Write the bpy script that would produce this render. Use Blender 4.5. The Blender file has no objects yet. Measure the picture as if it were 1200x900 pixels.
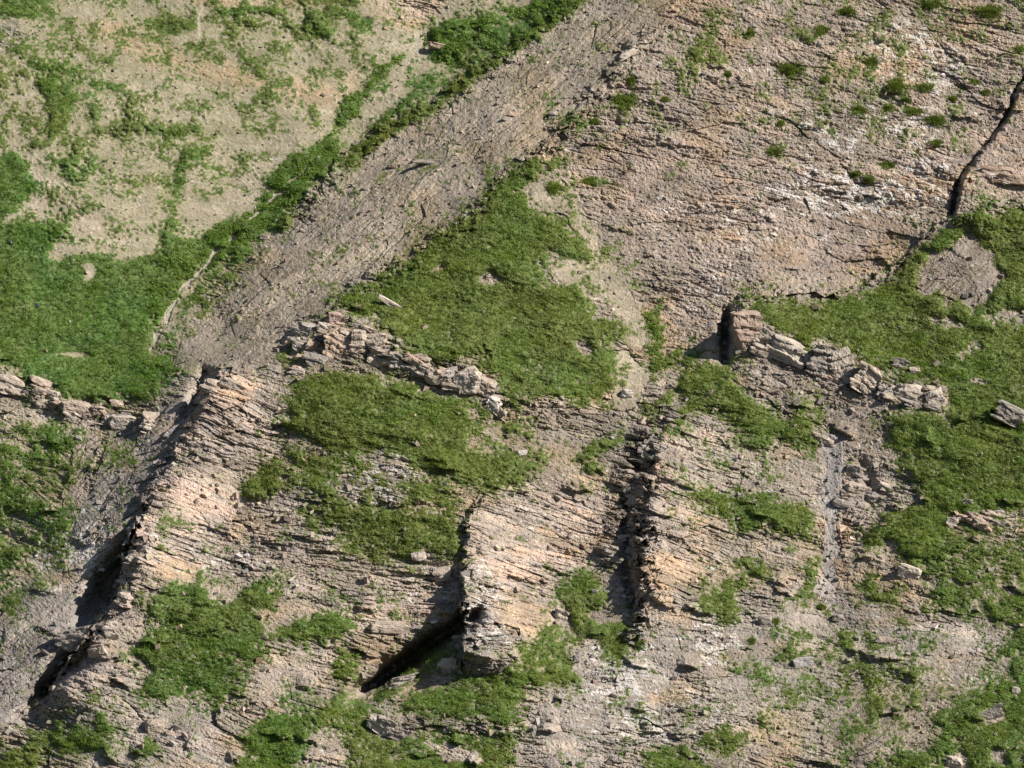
import bpy, bmesh, math, random
import numpy as np
from mathutils import Vector

# ------------------------------------------------------------------ basics
F = np.float32
PXM = 0.1                     # one survey unit (a pixel of the 1200 x 900 survey sheet) is 0.1 m
CAM_D = 1200.0                # the camera stands 1.2 km away, across the valley
COT = 0.80                    # overall slope: 0.8 m back for every metre up
STEP = 0.72
SUN = np.array([0.72, -0.36, 0.59]); SUN = SUN / np.linalg.norm(SUN)

scene = bpy.context.scene
col = scene.collection

# ------------------------------------------------------------------ noise
def hsh(ix, iy, seed):
    h = (ix.astype(np.uint32) * np.uint32(374761393) + iy.astype(np.uint32) * np.uint32(668265263)
         + np.uint32((seed * 2246822519 + 3266489917) & 0xffffffff))
    h = (h ^ (h >> np.uint32(13))) * np.uint32(1274126177)
    h = (h ^ (h >> np.uint32(15))) * np.uint32(2654435769)
    return h ^ (h >> np.uint32(16))

def h01(ix, iy, seed):
    return (hsh(ix, iy, seed) >> np.uint32(8)).astype(F) * F(1 / 16777216.0)

def vn(x, y, seed=0):
    """value noise -1..1"""
    fx = np.floor(x); fy = np.floor(y)
    tx = (x - fx).astype(F); ty = (y - fy).astype(F)
    ix = fx.astype(np.int32); iy = fy.astype(np.int32)
    tx = tx * tx * (3 - 2 * tx); ty = ty * ty * (3 - 2 * ty)
    a = h01(ix, iy, seed); b = h01(ix + 1, iy, seed)
    c = h01(ix, iy + 1, seed); d = h01(ix + 1, iy + 1, seed)
    a = a + (b - a) * tx
    c = c + (d - c) * tx
    return (a + (c - a) * ty) * 2 - 1

def fbm(x, y, octv=4, seed=0, gain=0.5):
    s = 0; a = 1.0; n = 0
    for k in range(octv):
        cx, sx = math.cos(0.6 * k), math.sin(0.6 * k)
        f = 2.03 ** k
        s = s + a * vn((x * cx - y * sx) * f + 17.3 * k, (x * sx + y * cx) * f - 9.1 * k, seed + 31 * k)
        n += a; a *= gain
    return s / n

def voro(u, v, seed):
    """cells: distance gap to the border, offsets from the cell's point and four random numbers of the nearest cell"""
    fu = np.floor(u).astype(np.int32); fv = np.floor(v).astype(np.int32)
    b1 = np.full(u.shape, 9., F); b2 = np.full(u.shape, 9., F)
    du = np.zeros(u.shape, F); dv = np.zeros(u.shape, F); ci = np.zeros(u.shape, np.int32); cj = np.zeros(u.shape, np.int32)
    for i in (-1, 0, 1):
        for j in (-1, 0, 1):
            a = fu + i; b = fv + j
            x = (a + h01(a, b, seed) - u).astype(F); y = (b + h01(a, b, seed + 1) - v).astype(F)
            d = x * x + y * y
            m = d < b1
            b2 = np.where(m, b1, np.minimum(b2, d))
            b1 = np.where(m, d, b1); du = np.where(m, -x, du); dv = np.where(m, -y, dv)
            ci = np.where(m, a, ci); cj = np.where(m, b, cj)
    r = [h01(ci, cj, seed + 10 + k) for k in range(4)]
    return np.sqrt(b2) - np.sqrt(b1), du, dv, r

def sm(a, b, x):
    t = np.clip((x - a) / (b - a), 0, 1)
    return t * t * (3 - 2 * t)

# ------------------------------------------------------------------ the survey sheet: a grid over the mountainside
def axis(lo, hi, far0, far1):
    c = np.arange(lo, hi + STEP, STEP)
    l, d, x = [], STEP, lo
    while x > far0:
        d = min(d * 1.12, 40); x -= d; l.append(x)
    r, d, x = [], STEP, c[-1]
    while x < far1:
        d = min(d * 1.12, 40); x += d; r.append(x)
    return np.array(l[::-1] + list(c) + r)
gx = axis(-45, 1245, -1500, 2700); gy = axis(-45, 945, -1200, 2600)
NX, NY = len(gx), len(gy)
PX, PY = np.meshgrid(gx, gy)
PX = PX.astype(F); PY = PY.astype(F)
CX = np.clip(PX, -45, 1245); CY = np.clip(PY, -45, 945)

# ragged outlines: every traced line is bent by the same two noises
WX = CX + 5 * fbm(PX / 22, PY / 22, 4, 5, .6); WY = CY + 4 * fbm(PX / 22, PY / 22, 4, 77, .6)

def sdf(poly, X, Y, reach=40.):
    """signed distance inside a closed outline (+ inside), -reach far away"""
    P = np.array(poly, float)
    out = np.full(X.shape, -reach, F)
    x0, y0 = P.min(0) - reach; x1, y1 = P.max(0) + reach
    c0, c1 = np.searchsorted(gx, [x0 - 12, x1 + 12]) if True else (0, 0)
    r0, r1 = np.searchsorted(gy, [y0 - 12, y1 + 12])
    if x1 > 1245: c1 = X.shape[1]
    if x0 < -45: c0 = 0
    if y1 > 945: r1 = X.shape[0]
    if y0 < -45: r0 = 0
    x = X[r0:r1, c0:c1]; y = Y[r0:r1, c0:c1]
    d2 = np.full(x.shape, 1e9, F); ins = np.zeros(x.shape, bool)
    n = len(P)
    for i in range(n):
        ax, ay = P[i]; bx, by = P[(i + 1) % n]
        ex, ey = bx - ax, by - ay
        t = np.clip(((x - ax) * ex + (y - ay) * ey) / max(ex * ex + ey * ey, 1e-6), 0, 1)
        d2 = np.minimum(d2, (x - ax - t * ex) ** 2 + (y - ay - t * ey) ** 2)
        if ay != by:
            ins ^= ((ay > y) != (by > y)) & (x < (bx - ax) * (y - ay) / (by - ay) + ax)
    d = np.sqrt(d2)
    out[r0:r1, c0:c1] = np.where(ins, d, -d)
    return out

def line_d(pts, hs, X, Y, reach):
    """signed distance to an open line (+ = to the left when walking down the sheet, below when walking right), height along it, end fade"""
    P = np.array(pts, float)
    x0, y0 = P.min(0) - reach; x1, y1 = P.max(0) + reach
    c0, c1 = np.searchsorted(gx, [x0, x1]); r0, r1 = np.searchsorted(gy, [y0, y1])
    if x1 > 1245: c1 = X.shape[1]
    if x0 < -45: c0 = 0
    if y1 > 945: r1 = X.shape[0]
    if y0 < -45: r0 = 0
    sl = (slice(r0, r1), slice(c0, c1))
    x = X[sl]; y = Y[sl]
    best = np.full(x.shape, 1e9, F); sd = np.zeros(x.shape, F); h = np.zeros(x.shape, F)
    for i in range(len(P) - 1):
        ax, ay = P[i]; bx, by = P[i + 1]
        ex, ey = bx - ax, by - ay
        L2 = ex * ex + ey * ey
        t = np.clip(((x - ax) * ex + (y - ay) * ey) / L2, 0, 1)
        d2 = (x - ax - t * ex) ** 2 + (y - ay - t * ey) ** 2
        m = d2 < best
        best = np.where(m, d2, best)
        cr = ex * (y - ay) - ey * (x - ax)
        sd = np.where(m, np.sign(cr) * np.sqrt(d2), sd)
        h = np.where(m, hs[i] + (hs[i + 1] - hs[i]) * t, h)
    return sl, sd, h

# ------------------------------------------------------------------ the big shape of the mountainside (metres towards the valley)
CTRL = [
 # bowl
 (0,-40,-5),(0,80,-4.2),(0,180,-3.6),(0,300,-5),(0,430,-5.4),(0,520,-6),(0,620,-7.5),(100,-40,-6),(100,70,-5),(100,180,-4.4),(100,300,-6),
 (100,420,-7),(220,-40,-6.5),(220,70,-5.8),(200,200,-6),(350,-40,-6.5),(350,70,-6.5),(350,150,-7),(480,-40,-7),(460,60,-7),(560,-30,-6.5),
 # gully behind the scree ridge
 (620,0,-6),(530,80,-7),(430,165,-7.6),(335,240,-8.2),(268,288,-8.8),(210,350,-8.2),(180,400,-7.4),(150,470,-6),(110,520,-4),(80,600,-3),(40,680,-2.4),(0,760,-2),(-40,830,-1.6),
 # scree slope and crest
 (560,130,-2.6),(440,235,-3),(320,320,-4),(250,385,-5),(700,20,-2),
 (800,0,1.2),(730,60,1.6),(640,170,2.2),(565,235,2.8),(480,305,2.9),(400,362,3),(330,420,3.2),(265,445,2.5),
 # first rib
 (240,490,5),(200,560,4.6),(172,625,4.2),(300,480,3.6),(270,560,2.6),(220,640,2.4),(160,720,2.6),(110,800,2.4),(50,860,1.5),(165,530,0),(135,580,0),(100,650,.2),(60,720,0),(15,800,0),
 # upper rock face
 (900,0,2.6),(900,60,2.4),(900,200,2),(1000,290,.3),(1150,0,2.6),(1150,60,2),(1100,200,1.4),(1200,200,2.5),(800,250,1.6),(820,360,.6),(700,250,2.6),(755,400,.2),(1050,270,.4),(1200,0,2.6),
 # meadows below the scree ridge
 (560,330,4),(650,300,3.2),(600,400,4.2),(680,440,3),(470,360,4.2),(450,480,6),(540,500,5.2),(380,500,5.6),(610,520,3.6),
 (760,440,.4),(735,490,1.5),(705,560,2.4),(748,560,3.3),(728,620,3.2),(692,640,2.2),(690,710,2.4),
 (450,620,5.4),(510,620,5.6),(505,680,4.8),(340,620,4.6),(250,680,4.4),(250,770,5.2),(350,720,5.2),(450,700,4.2),(480,760,3),(410,810,4),(400,890,6.5),(200,860,5.6),(110,890,4.5),
 (556,600,5.8),(556,645,6.0),(515,640,5.9),(640,640,3.4),(690,650,1.8),(640,700,2.8),(590,770,5),(560,830,7),(640,800,6),(620,890,8),(700,800,5.8),(720,880,7.5),
 # third rib and right
 (778,540,4.4),(768,640,5.2),(825,600,3.6),(870,590,2.8),(850,690,4.0),(770,740,4.6),(790,810,6),(860,850,7),
 (990,470,2.6),(972,540,2.4),(970,640,2.8),(965,710,3.4),(930,790,5.4),
 (880,500,3),(900,600,3.5),(920,690,4),
 (900,370,2.6),(1000,380,2.6),(1100,370,4),(1190,300,3.6),(1110,300,3),(1190,450,6),(1080,500,5),(1190,600,6.8),(1080,620,5.2),(1050,700,5.6),(1190,740,8),(1100,850,9.4),(1190,890,11.5),(1000,850,7.4),(950,900,7.6),
]
def tps(ctrl, X, Y, lam=0.02):
    C = np.array(ctrl, float); s = 300.0
    p = C[:, :2] / s; n = len(p)
    def U(r2): return 0.5 * r2 * np.log(np.maximum(r2, 1e-12))
    A = np.zeros((n + 3, n + 3)); r2 = ((p[:, None] - p[None]) ** 2).sum(-1)
    A[:n, :n] = U(r2) + lam * 0.02 * np.eye(n); A[:n, n] = 1; A[:n, n + 1:] = p; A[n, :n] = 1; A[n + 1:, :n] = p.T
    w = np.linalg.solve(A, np.concatenate([C[:, 2], np.zeros(3)]))
    q = np.stack([X.ravel() / s, Y.ravel() / s], 1)
    return (U(((q[:, None] - p[None]) ** 2).sum(-1)) @ w[:n] + w[n] + q @ w[n + 1:]).reshape(X.shape)
lx = np.arange(-48, 1252, 8.); ly = np.arange(-48, 952, 8.)
LG = tps(CTRL, *np.meshgrid(lx, ly))
def lerp_grid(G, X, Y):
    u = np.clip((X + 48) / 8, 0, G.shape[1] - 1.001); v = np.clip((Y + 48) / 8, 0, G.shape[0] - 1.001)
    i = u.astype(np.int32); j = v.astype(np.int32); a = (u - i).astype(F); b = (v - j).astype(F)
    G = G.astype(F)
    return (G[j, i] * (1 - a) + G[j, i + 1] * a) * (1 - b) + (G[j + 1, i] * (1 - a) + G[j + 1, i + 1] * a) * b
MAC = lerp_grid(LG, CX, CY)
MAC += 0.5 * fbm(PX / 60, PY / 60, 3, 900)
OFF = np.zeros_like(MAC)

_g, _a, _b, _r = voro(PX / 15 + .4 * PY / 15, PY / 9, 1200)
_g2, _a2, _b2, _r2 = voro(PX / 6.5, PY / 4.2 + .3 * PX / 6.5, 1230)
RAG = 15 * (_r[0] - .5) + 8 * (_r2[0] - .5) + 5 * fbm(PX / 8, PY / 6, 3, 1250)
RAG2 = .8 * (_r[1] - .5) + .7 * (_r2[1] - .5) + .6 * fbm(PX / 40, PY / 40, 2, 1260)
def ridge(pts, hs, wp, wn, reach=None, shape=1.0, rag=1.0):
    reach = reach or max(wp, wn) * 1.05 + 4
    sl, d, h = line_d(pts, hs, WX, WY, reach)
    near = np.exp(-(d / 20) ** 2)
    d = d + RAG[sl] * near * min(1.0, max(min(wp, wn), 3) / 8) * rag; h = h * (1 + .2 * RAG2[sl] * near)
    up = np.clip(1 + d / wn, 0, 1) ** 1.5
    dn = np.clip(1 - d / wp, 0, 1) ** shape
    OFF[sl] += h * np.where(d >= 0, dn * (dn * (3 - 2 * dn)) ** .3, up)

RIDGES = [
 # first rib: broken left edge
 ([(300,430),(262,440),(240,468),(215,515),(190,555),(170,590),(160,620),(150,650),(140,690),(118,730),(88,770),(66,800),(40,840)],[0,2.0,2.4,1.2,1.0,1.8,5.0,6.4,6.0,4.6,5.4,5.2,0],9,130),
 # second rib
 ([(590,562),(572,580),(550,602),(546,640),(547,690),(546,730),(547,762),(540,786)],[0,1.2,1.3,1.3,4.4,8.8,6.5,0],4,120),
 # third rib
 ([(800,462),(778,485),(768,530),(758,585),(757,640),(757,680),(747,740),(738,770)],[0,.8,.9,1.1,2.6,3.8,1.6,0],10,110,None,1.0,1.7),
 # slab corner that closes the upper rock face
 ([(1235,40),(1205,85),(1185,130),(1150,180),(1128,215),(1117,250),(1112,268)],[1.6,1.2,.9,1.3,1.7,1.6,0],3,130),
 # grassy brow in front of the rock face
 ([(848,352),(868,350),(900,343),(930,347),(970,350),(1000,341),(1030,330),(1066,298),(1090,272),(1150,244),(1250,234)],[.5,1.5,1.3,1.2,1.2,1.2,1.1,1.1,1.2,1.6,2.0],190,9),
 # crag steps: right band, left band
 ([(862,364),(895,388),(945,408),(985,420),(1040,448),(1080,456)],[.6,.7,.8,.8,.7,0],44,44),
 ([(335,412),(352,395),(398,372),(430,387),(470,412),(520,430),(562,432),(590,464),(660,470),(705,478)],[0,1.2,2.2,2.0,1.4,1.3,1.5,1.8,1.6,0],34,44),
 ([(868,362),(864,375),(862,400),(863,420)],[0,1.3,1.4,0],3,46),
 # bowl's lower lip
 ([(-45,420),(0,432),(40,452),(80,472),(130,478),(180,470),(210,448)],[1.5,1.6,1.6,1.6,1.2,.8,0],26,60),
 # grass strip between gully and scree
 ([(690,-10),(640,28),(600,58),(547,95),(507,124),(467,140),(430,172),(400,192),(350,250),(318,285)],[.8,.8,.9,.9,.9,.9,.9,.9,.9,0],10,26),
 # ledge above the bottom meadow band
 ([(455,842),(480,842),(533,850),(575,850),(608,850),(615,830)],[.4,.8,.9,.9,.8,.2],14,50),
 # crest of the scree slope
 ([(800,12),(740,58),(700,112),(640,168),(600,205),(548,258),(480,308),(410,348),(340,400)],[0,.9,.8,.9,.6,1.0,.7,.8,0],12,26,None,1.0,1.6),
 # rock steps in the upper face
 ([(930,214),(960,218),(990,226),(1020,228),(1060,232),(1090,228)],[0,.5,.7,.8,.6,0],7,40),
 ([(750,150),(775,163),(800,172),(850,186)],[0,.5,.5,0],6,36),
 ([(1150,205),(1170,212),(1200,216),(1240,220)],[.2,.9,1,.8],5,34),
]
for r in RIDGES: ridge(*r)

# short broken ledges all over the bare slopes, following the beds
lr = random.Random(42)
for k in range(120):
    if k < 85: x0, y0, hh = lr.uniform(10, 1180), lr.uniform(450, 890), lr.uniform(.45, 1.15)
    else: x0, y0, hh = lr.uniform(700, 1190), lr.uniform(20, 330), lr.uniform(.3, .7)
    L_ = lr.uniform(14, 48); a_ = math.radians(lr.gauss(13, 9))
    P3 = [(x0 + L_ * f * math.cos(a_), y0 + L_ * f * math.sin(a_) + lr.uniform(-1.5, 1.5)) for f in (0, .3, .7, 1)]
    ridge(P3, [0, hh, hh * lr.uniform(.6, 1.1), 0], lr.uniform(2.5, 5), lr.uniform(12, 26), None, 1.0, .5)
def groove(pts, hs, w):
    sl, d, h = line_d(pts, hs, WX, WY, w * 3)
    OFF[sl] -= h * np.exp(-(d / w) ** 2)
GROOVES = [
 ([(556,722),(525,742),(490,765),(455,788),(424,812),(408,822)],[6.5,9,9.5,9,7,1],11),
 ([(100,765),(80,785),(50,812),(26,838)],[4,6.5,6.5,1.5],13),
 ([(505,768),(470,786),(440,802),(418,816)],[2,4.5,5,1.5],9),
 ([(1200,92),(1180,135),(1146,180),(1123,215),(1113,250)],[1.2,1.8,.9,2.2,2.6],2.8),
 ([(240,440),(232,462),(224,480),(190,512)],[2.6,4.0,3.0,.8],9),
 ([(775,486),(745,560),(730,620),(738,680),(742,720)],[.6,1.3,1.3,2.2,1.0],7),
 ([(986,480),(975,520),(970,600),(968,700)],[.2,.4,.4,.2],12),
 ([(1008,540),(1016,560),(1022,590)],[.8,1.6,.8],7),
 ([(162,626),(140,664),(120,694),(98,732)],[1.5,6.5,7,2],14),
 ([(437,393),(434,404),(430,416)],[.8,1.4,1.2],3),
 ([(851,366),(849,392),(850,420)],[2.0,4.2,3.0],6),
 ([(1166,484),(1178,498),(1194,506)],[2,2.8,1],5),
]
for g in GROOVES: groove(*g)

# ------------------------------------------------------------------ kinds of ground: roughness, bedding dip, colours
# palette: base, second, third (albedo) and share of pale lime crust
PAL = {
 'pinkish': ((.355,.290,.245),(.300,.250,.220),(.400,.330,.280), .10),
 'slab':   ((.350,.292,.240),(.262,.232,.215),(.395,.320,.245), .18),
 'tan':    ((.345,.298,.228),(.300,.262,.205),(.375,.328,.262), .05),
 'rose':   ((.430,.300,.205),(.370,.265,.190),(.400,.330,.240), .05),
 'scree':  ((.335,.285,.232),(.285,.250,.212),(.375,.312,.240), .06),
 'face':   ((.325,.262,.212),(.270,.232,.205),(.375,.285,.215), .23),
 'cream':  ((.435,.360,.290),(.310,.275,.255),(.455,.330,.245), .18),
 'grey':   ((.285,.260,.238),(.225,.212,.206),(.345,.300,.250), .24),
 'ashen':  ((.345,.305,.270),(.280,.258,.240),(.385,.325,.265), .18),
 'chute':  ((.300,.285,.280),(.270,.258,.258),(.325,.305,.285), .05),
 'debris': ((.280,.235,.190),(.235,.205,.180),(.340,.275,.205), .10),
}
ZONES = [  # name, palette, roughness, dip, feather, outline
 ('tan', .13, 12, 14, [(-60,-60),(665,-60),(640,15),(540,90),(440,170),(340,240),(270,290),(190,400),(180,470),(-60,440)]),
 ('rose', .5, 12, 6, [(425,-40),(545,-40),(512,18),(482,33),(455,30),(440,14)]),
 ('rose', .3, 12, 5, [(80,-60),(430,-60),(430,4),(300,6),(240,8)]),
 ('rose', .22, 20, 14, [(380,95),(420,90),(420,112),(380,125),(330,118),(200,80),(140,62),(100,30),(130,28),(230,68),(330,92)]),
 ('grey', .5, 12, 10, [(-60,20),(12,24),(28,42),(20,60),(-60,50)]),
 ('tan', .5, 18, 10, [(-60,425),(30,448),(80,472),(150,478),(120,520),(95,600),(40,700),(-60,760)]),
 ('pinkish', .45, -40, 8, [(78,470),(120,478),(118,520),(100,560),(80,640),(60,640),(72,580),(88,530),(70,500)]),
 ('scree', .30, -36, 8, [(690,-60),(660,15),(600,60),(540,97),(467,143),(400,195),(335,270),(285,320),(230,372),(203,425),(218,442),(262,425),(310,422),(340,390),(410,330),(470,300),(545,245),(600,195),(640,172),(700,122),(745,80),(800,20),(830,-60)]),
 ('face', .52, 11, 14, [(820,-60),(1300,-60),(1300,240),(1060,302),(1000,345),(870,352),(842,412),(790,430),(720,400),(690,330),(640,240),(620,215),(640,172),(745,85)]),
 ('face', .5, 10, 16, [(770,280),(870,260),(960,290),(1000,330),(870,345),(842,400),(800,400),(770,340)]),
 ('tan', .16, -20, 6, [(615,210),(645,205),(680,232),(692,270),(722,312),(760,380),(785,432),(740,402),(700,350),(646,328),(640,306),(690,304),(680,275),(660,250),(640,247),(617,237)]),
 ('tan', .2, 10, 4, [(705,415),(735,410),(765,440),(745,480),(715,482),(722,450)]),
 ('cream', .85, 22, 8, [(258,438),(335,440),(348,480),(332,530),(292,572),(270,620),(240,670),(180,690),(150,700),(160,620),(200,545),(238,475)]),
 ('grey', .55, -34, 8, [(200,470),(232,455),(222,500),(165,600),(140,680),(80,770),(20,850),(-60,860),(-60,760),(60,660),(110,570),(130,500)]),
 ('ashen', .7, -34, 8, [(50,660),(90,620),(150,600),(140,650),(100,690),(50,690)]),
 ('slab', .9, 8, 12, [(345,590),(540,590),(545,700),(420,720),(300,690),(290,590)]),
 ('cream', .7, 6, 8, [(400,690),(470,680),(545,690),(530,735),(430,745),(400,740)]),
 ('ashen', .6, 20, 14, [(60,840),(150,790),(260,830),(320,850),(280,905),(60,960)]),
 ('debris', .5, 12, 6, [(585,478),(640,478),(720,482),(730,500),(680,520),(660,560),(600,560),(560,520)]),
 ('cream', .9, 16, 6, [(560,572),(605,558),(680,590),(720,620),(690,662),(650,682),(655,725),(610,772),(560,792),(536,785),(547,700),(545,620)]),
 ('grey', .8, 6, 22, [(535,738),(610,725),(600,775),(560,795),(520,800)]),
 ('debris', 1.7, 14, 8, [(775,480),(745,500),(715,580),(700,660),(740,700),(755,640),(765,560)]),
 ('cream', .85, 20, 8, [(775,490),(830,500),(872,545),(862,640),(830,682),(800,722),(745,740),(755,640)]),
 ('ashen', .7, 4, 14, [(700,740),(745,735),(830,690),(880,720),(900,800),(860,850),(760,870),(600,960),(600,850),(640,810)]),
 ('debris', .45, 16, 8, [(865,425),(900,435),(1040,455),(1040,500),(1010,540),(965,500),(920,480),(865,450)]),
 ('chute', .22, 70, 8, [(965,510),(988,514),(987,560),(986,640),(980,702),(957,712),(962,640),(966,560)]),
 ('debris', 1.2, 14, 5, [(330,415),(352,392),(395,366),(432,384),(470,410),(520,428),(562,428),(592,462),(585,486),(555,466),(500,446),(440,434),(390,432),(345,440)]),
 ('debris', 1.1, 18, 5, [(862,366),(895,378),(945,402),(985,416),(1045,446),(1105,460),(1100,480),(1040,474),(990,456),(930,432),(866,420)]),
 ('slab', 1.2, 12, 6, [(988,560),(1040,540),(1075,575),(1060,610),(1010,640),(988,700),(984,620)]),
 ('slab', .85, 14, 10, [(1085,560),(1210,580),(1260,740),(1160,760),(1080,720),(1060,660),(1110,620)]),
 ('ashen', .5, 8, 12, [(860,720),(990,700),(1060,720),(1160,740),(1120,800),(1000,860),(900,870),(880,790)]),
 ('debris', .4, -25, 12, [(1000,800),(1110,800),(1080,880),(990,900),(960,860)]),
 ('debris', .42, -30, 8, [(1082,300),(1110,286),(1135,274),(1160,285),(1172,320),(1150,345),(1142,362),(1112,352),(1086,344),(1076,328)]),
]
rough = np.full(PX.shape, .8, F); dip = np.full(PX.shape, 14., F)
edge_n = fbm(PX / 14, PY / 14, 4, 300)
pal0 = PAL['slab']
BASE = [np.empty(PX.shape + (3,), F) for _ in range(3)]
for k in range(3): BASE[k][:] = pal0[k]
crust = np.full(PX.shape, pal0[3], F)
BEDW = {'cream': .66, 'slab': .40, 'face': .12, 'grey': .3, 'ashen': .3, 'rose': .4}
def p_name(p): return [k for k in PAL if PAL[k] is p][0]
bedw = np.full(PX.shape, .45, F)
for name, rg, dp, fe, poly in ZONES:
    w = sm(-1, 1, sdf(poly, WX, WY, fe * 2 + 6) / fe + edge_n * .8)
    p = PAL[name]
    rough += (rg - rough) * w; dip = np.where(w > .5, F(dp), dip); crust += (p[3] - crust) * w
    for k in range(3): BASE[k] += (np.array(p[k], F) - BASE[k]) * w[..., None]
    bedw += (BEDW.get(p_name(p), 0) - bedw) * w

# ------------------------------------------------------------------ grass: traced patches with a cover share
# patch key -> (label, tint)   tint: 0 olive ... 1 fresh blue-green
PATCH = {
 'bowl': ('wide fresh green meadow filling the floor of the bowl at left', .72),
 'dark': ('deep green grass hump at the left edge above the bowl meadow', .9),
 'thin': ('thin scattered grass on the tan earth slope of the upper left', .45),
 'streak': ('upright green grass streak and patches on the tan slope', .6),
 'strip': ('narrow olive grass strip along the top edge of the grey scree', .35),
 'tri': ('large triangular meadow below the scree ridge in the middle', .35),
 'shelf': ('olive meadow shelf below the broken crag, grass fraying into rock', .3),
 'fray': ('tattered grass between pale stones left of the central rock rib', .3),
 'low': ('ragged grass patch on the pale slabs at lower left', .55),
 'corner': ('sparse grass cushions in the bottom left corner', .4),
 'edge': ('small grass patches beside the pinkish gully at the left edge', .6),
 'band': ('sloping grass band below the foot of the central rock rib', .45),
 'notch': ('grass filling the notch between the two big rock ribs', .4),
 'bottom': ('grass and stones mixed at the bottom edge, middle', .4),
 'ramp': ('short grass ramp climbing to the dark gully beside the right rib', .3),
 'mid': ('grass slope left of the grey rubble chute below the square block', .4),
 'tufty': ('grass cushions on the ledges of the right rock rib', .35),
 'right': ('broad green hillside meadow on the right of the rubble chute', .4),
 'lower': ('grass tongue in the bottom right corner', .55),
 'foot': ('grass hummocks at the bottom edge right of the pale slabs', .5),
 'scrap': ('small grass scraps on the crumbling slabs at lower right', .45),
 'face': ('thin grass tufts scattered over the brown upper rock face', .35),
}
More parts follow.
